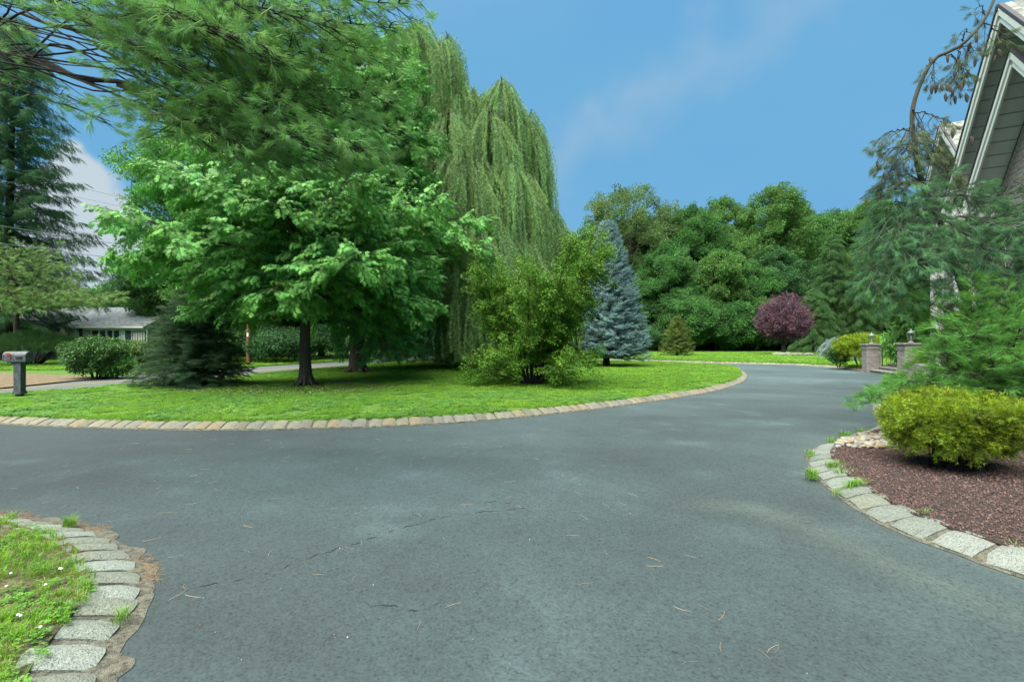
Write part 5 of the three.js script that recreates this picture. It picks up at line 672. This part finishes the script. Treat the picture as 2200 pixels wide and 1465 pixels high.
{
  const r = rnd(411), list = [], chip = new THREE.IcosahedronGeometry(0.5, 0), vis = bedPoly;
  { const p = chip.attributes.position; for (let k = 0; k < p.count; k++) p.setXYZ(k, p.getX(k) * 1.3, p.getY(k) * 0.6, p.getZ(k) * 0.8); chip.computeVertexNormals(); }
  for (let k = 0; k < 140000; k++) { const x = 2.6 + 8 * r(), z = -1.6 - 8.2 * r(); if (!inside(vis, x, z) || (x - 4.9) / -z > 0.75) continue; const s = 0.009 + 0.026 * r() * r() * r(), c = r(); const m = new THREE.Matrix4().makeRotationFromEuler(new THREE.Euler(r() * 6, r() * 6, r() * 6)).scale(V(s, s, s)); m.setPosition(x, BED + 0.004 + 0.012 * r(), z); const v = 0.45 + 0.85 * r(); list.push([m, c < 0.12 ? rgb(0.28, 0.27, 0.30) : c < 0.25 ? rgb(v * 1.35, v * 1.1, v * 1.0) : rgb(v, v * 0.92, v * 0.95)]); }
  const g = stuff('mulch', 'loose reddish brown mulch covering the planting bed', 'mulch'); copies('chips', chip, M.chip, list, g);
  const peb = mergeVertices(new THREE.IcosahedronGeometry(0.5, 2).deleteAttribute('uv').deleteAttribute('normal')); peb.scale(1, 0.62, 0.82); peb.computeVertexNormals(); const pl = [];
  for (let k = 0; k < 240; k++) { const p = G(1790 + 150 * r(), 932 + 32 * r(), BED); if (!inside(vis, p.x, p.z)) continue; const s = 0.05 + 0.06 * r(), m = new THREE.Matrix4().makeRotationFromEuler(new THREE.Euler((r() - 0.5) * 0.5, r() * 6, (r() - 0.5) * 0.5)).scale(V(s, s, s)); m.setPosition(p.x, BED + 0.015 + 0.02 * r(), p.z); const w = r(); pl.push([m, w < 0.25 ? rgb(1.1, 0.8, 0.5) : tint(r, 0.6, 1.35, 0.15)]); }
  const pg = stuff('river_pebbles', 'patch of pale rounded river pebbles beside the golden mound', 'pebbles'); copies('pebbles', peb, M.pebble, pl, pg);
}
function scatter(poly, r, n, box, keep) { const out = []; for (let k = 0; k < n; k++) { const x = lerp(box[0], box[1], r()), z = lerp(box[2], box[3], r()); if (inside(poly, x, z) && (!keep || keep(x, z))) out.push([x, z]); } return out; }
const inView = (x, z, m = 1.12) => z < -1 && Math.abs(x / z) < 1.047 * m;
{
  const r = rnd(421), hue = (x, z) => { const p = fbm(x * 0.7, z * 0.7, 3, 3), v = lerp(0.6, 1.25, r()) * (0.8 + 0.45 * p), y = r() < 0.06 ? 0.5 : 0.12 * (r() - 0.5) + 0.5 * (p - 0.5); return rgb(v * (1 + y), v, v * (1 - 0.3 * y)); };
  const up = () => V((r() - 0.5) * 0.3, 1, (r() - 0.5) * 0.3), put = (y, s) => ([x, z]) => [place(V(x, y, z), up(), ball(r), s * (0.75 + 0.5 * r())), hue(x, z)];
  const bare = (x, z) => { const p = fbm(x * 1.6, z * 1.6, 8, 3), d = Math.hypot(x + 6.8, (z + 15.2) * 1.2); return p > 0.36 - 0.1 * 0 && (d > 2.2 || r() < 0.25 + 0.3 * d / 2.2); };
  const list = [...scatter(lawnPoly, r, 42000, [-15, 12, -9, -15], (x, z) => inView(x, z) && bare(x, z)).map(put(LAWN, 0.95)), ...scatter(lawnPoly, r, 36000, [-15, 14, -15, -23], (x, z) => inView(x, z) && bare(x, z)).map(put(LAWN, 1.25)), ...scatter(lawnPoly, r, 26000, [-12, 14, -23, -42], inView).map(put(LAWN, 1.9))];
  const g = stuff('lawn_grass', 'short mown grass covering the front lawn', 'grass'); foliage(g, S.grass, L.grass, list, 'blades');
  const cl = scatter(lawnPoly, r, 9000, [-15, 12, -9, -14], (x, z) => inView(x, z) && fbm(x * 0.9, z * 0.9, 21, 3) > 0.52).map(put(LAWN, 1.15)); foliage(g, S.clover, L.clover, cl, 'clover');
  const g2 = stuff('far_grass', 'short mown grass covering the far lawn before the wood', 'grass'); foliage(g2, S.grass, L.grass, scatter(farPoly, r, 60000, [2, 50, -25, -68], (x, z) => inView(x, z) && !(Math.hypot((x - 31.5) / 4.4, (z + 51.2) / 4.2) < 1.05)).map(put(LAWN, 2.6)), 'blades');
  const g3 = stuff('verge_grass', 'rough grass along the far side of the street', 'grass'); foliage(g3, S.grass, L.grass, scatter(vergePoly, r, 60000, [-42, -6, -14, -50], (x, z) => inView(x, z) && !(z > -26.5 && x < -17.5 && z > -1.9 * 0 - 26.5 && -z < 25.5)).map(put(0.05, 2.4)), 'blades');
  const g4 = stuff('weedy_grass', 'long weedy grass and clover inside the granite kerb', 'grass'), near4 = (x, z) => z < -1.2 && x < -1.5 && x > -8;
  foliage(g4, S.grassLong, L.grass, scatter(islandPoly, r, 9000, [-8, -1.5, -0.8, -5.2], (x, z) => near4(x, z) && fbm(x * 2.2, z * 2.2, 4, 3) > 0.44).map(put(0.1, 0.55)), 'blades'); foliage(g4, S.clover, L.clover, scatter(islandPoly, r, 5000, [-8, -1.5, -0.8, -5.2], (x, z) => near4(x, z) && fbm(x * 2.4, z * 2.4, 14, 3) > 0.52).map(put(0.1, 0.75)), 'clover');
  const weeds = []; for (const [px, py, n, w, s] of [[1795, 1005, 16, 26, 1], [1810, 1020, 10, 20, 1], [1838, 1045, 18, 30, 1], [1745, 1020, 14, 14, 0.9], [1740, 975, 8, 18, 0.8], [1790, 950, 8, 20, 0.9], [1820, 935, 10, 22, 1], [1855, 928, 6, 20, 1], [1890, 1068, 5, 8, 0.7], [1985, 1108, 14, 30, 0.75], [1800, 1060, 3, 10, 0.7], [2120, 1160, 6, 40, 0.6], [2190, 1180, 6, 20, 0.7], [150, 1122, 14, 12, 0.7], [20, 1112, 10, 14, 0.7], [262, 1322, 6, 10, 0.6], [400, 906, 6, 100, 0.7]]) for (let k = 0; k < n; k++) { const p = G(px + (r() - 0.5) * w, py + (r() - 0.5) * 9, 0.07); weeds.push([place(p.setY(0.05), up(), ball(r), s * (0.6 + 0.5 * r())), tint(r, 0.7, 1.3, 0.3)]); }
  const g5 = stuff('kerb_weeds', 'bright green weeds sprouting along the kerb joints', 'weeds'); foliage(g5, S.grassLong, L.weed, weeds, 'blades');
  const fl = []; for (let k = 0; k < 8; k++) { const p = G(180 * r(), 1190 + 160 * r(), 0.18); if (inside(islandPoly, p.x, p.z)) fl.push([new THREE.Matrix4().makeScale(1, 0.8, 1).setPosition(p.x, 0.16, p.z), null]); } const fg = stuff('clover_flowers', 'small white clover blossoms in the weedy grass', 'flowers'); copies('blossoms', new THREE.IcosahedronGeometry(0.008, 1), M.white, fl, fg);
  // fallen needles and grit
  const nb = new GB(); nb.tube([V(-0.055, 0, 0), V(-0.02, 0, 0.007), V(0.02, 0, 0.008), V(0.055, 0, 0)], [0.0007, 0.0008, 0.0008, 0.0005], 4); const nbg = nb.geo(), fallen = [], red = []; const lay = (x, y, z, s, t = 0.15) => new THREE.Matrix4().makeRotationFromEuler(new THREE.Euler((r() - 0.5) * t, r() * 6.283, (r() - 0.5) * t)).scale(V(s, s, s)).setPosition(x, y, z);
  for (let k = 0; k < 190; k++) { const p = V(-6 + 7.5 * Math.pow(r(), 1.15), 0, -2.2 - 6 * r()); if (inside(islandPoly, p.x, p.z) || near(islandOuter, p.x, p.z) < 0.14) continue; fallen.push([lay(p.x, 0.004, p.z, 0.7 + 0.6 * r(), 0.04), tint(r, 0.8, 1.7, 0.3)]); }
  for (let k = 0; k < 900; k++) { const q = islandOuter[Math.floor(r() * 100)], j = Math.floor(r() * 110), p = islandOuter[j].clone().addScaledVector(inward(islandOuter, j), -0.03 - 0.1 * r() * (noise3(j * 0.12, 3) + 0.2)); if (noise3(j * 0.11, 5) < 0.42) continue; red.push([lay(p.x, 0.012 + 0.012 * r(), p.z, 0.5 + 0.4 * r(), 0.3), rgb(0.8 + 0.4 * r(), 0.55 + 0.3 * r(), 0.4)]); }
  for (let k = 0; k < 2600; k++) { const x = -7 + 5.5 * r(), z = -1 - 4 * r(); if (inside(islandPoly, x, z) && fbm(x * 2.2, z * 2.2, 4, 3) < 0.5) red.push([lay(x, 0.112 + 0.02 * r(), z, 0.8 + 0.5 * r(), 0.4), rgb(0.75 + 0.4 * r(), 0.5, 0.36)]); }
  const ng = stuff('fallen_needles', 'dry fallen pine needles scattered over asphalt and kerb', 'needles'); copies('needles', nbg, M.litter, [...fallen, ...red], ng);
  const grit = []; for (let k = 0; k < 220; k++) { const p = G(250 + 1900 * r(), 930 + 520 * r()); if (inside(bedPoly, p.x, p.z) || inside(islandPoly, p.x, p.z)) continue; const s = 0.002 + 0.004 * Math.pow(r(), 6); grit.push([lay(p.x, s * 0.3, p.z, s, 6), tint(r, 0.5, 1.4, 0.1)]); } for (let k = 0; k < 5; k++) { const p = G(500 + 900 * r(), 1000 + 400 * r()); grit.push([lay(p.x, 0.003, p.z, 0.005 + 0.003 * r(), 6), rgb(1.6, 1.6, 1.6)]); } const gg = stuff('grit', 'tiny pale grit scattered over the driveway', 'grit'); copies('grains', new THREE.IcosahedronGeometry(0.9, 0), M.pebble, grit, gg);
  const leaves = []; for (let k = 0; k < 1500; k++) { const a = r() * 6.283, q = 0.3 + 2.3 * Math.sqrt(r()), x = -7.0 + Math.cos(a) * q * 1.3, z = -15.4 + Math.sin(a) * q * 0.8; leaves.push([lay(x, LAWN + 0.02 + 0.02 * r(), z, 0.6 + 0.6 * r(), 0.9), tint(r, 0.4, 1.1, 0.3)]); } const lb = new GB(); rhomb(lb, V(0, 0, 0), V(1, 0, 0), UPV, 0.07, 0.04); const lg = stuff('fallen_leaves', 'brown leaf litter round the foot of the slim oak', 'leaves'); copies('leaves', lb.geo(), Object.assign(M.litter.clone(), { side: THREE.DoubleSide }), leaves, lg);
}
renderer.render(scene, camera);
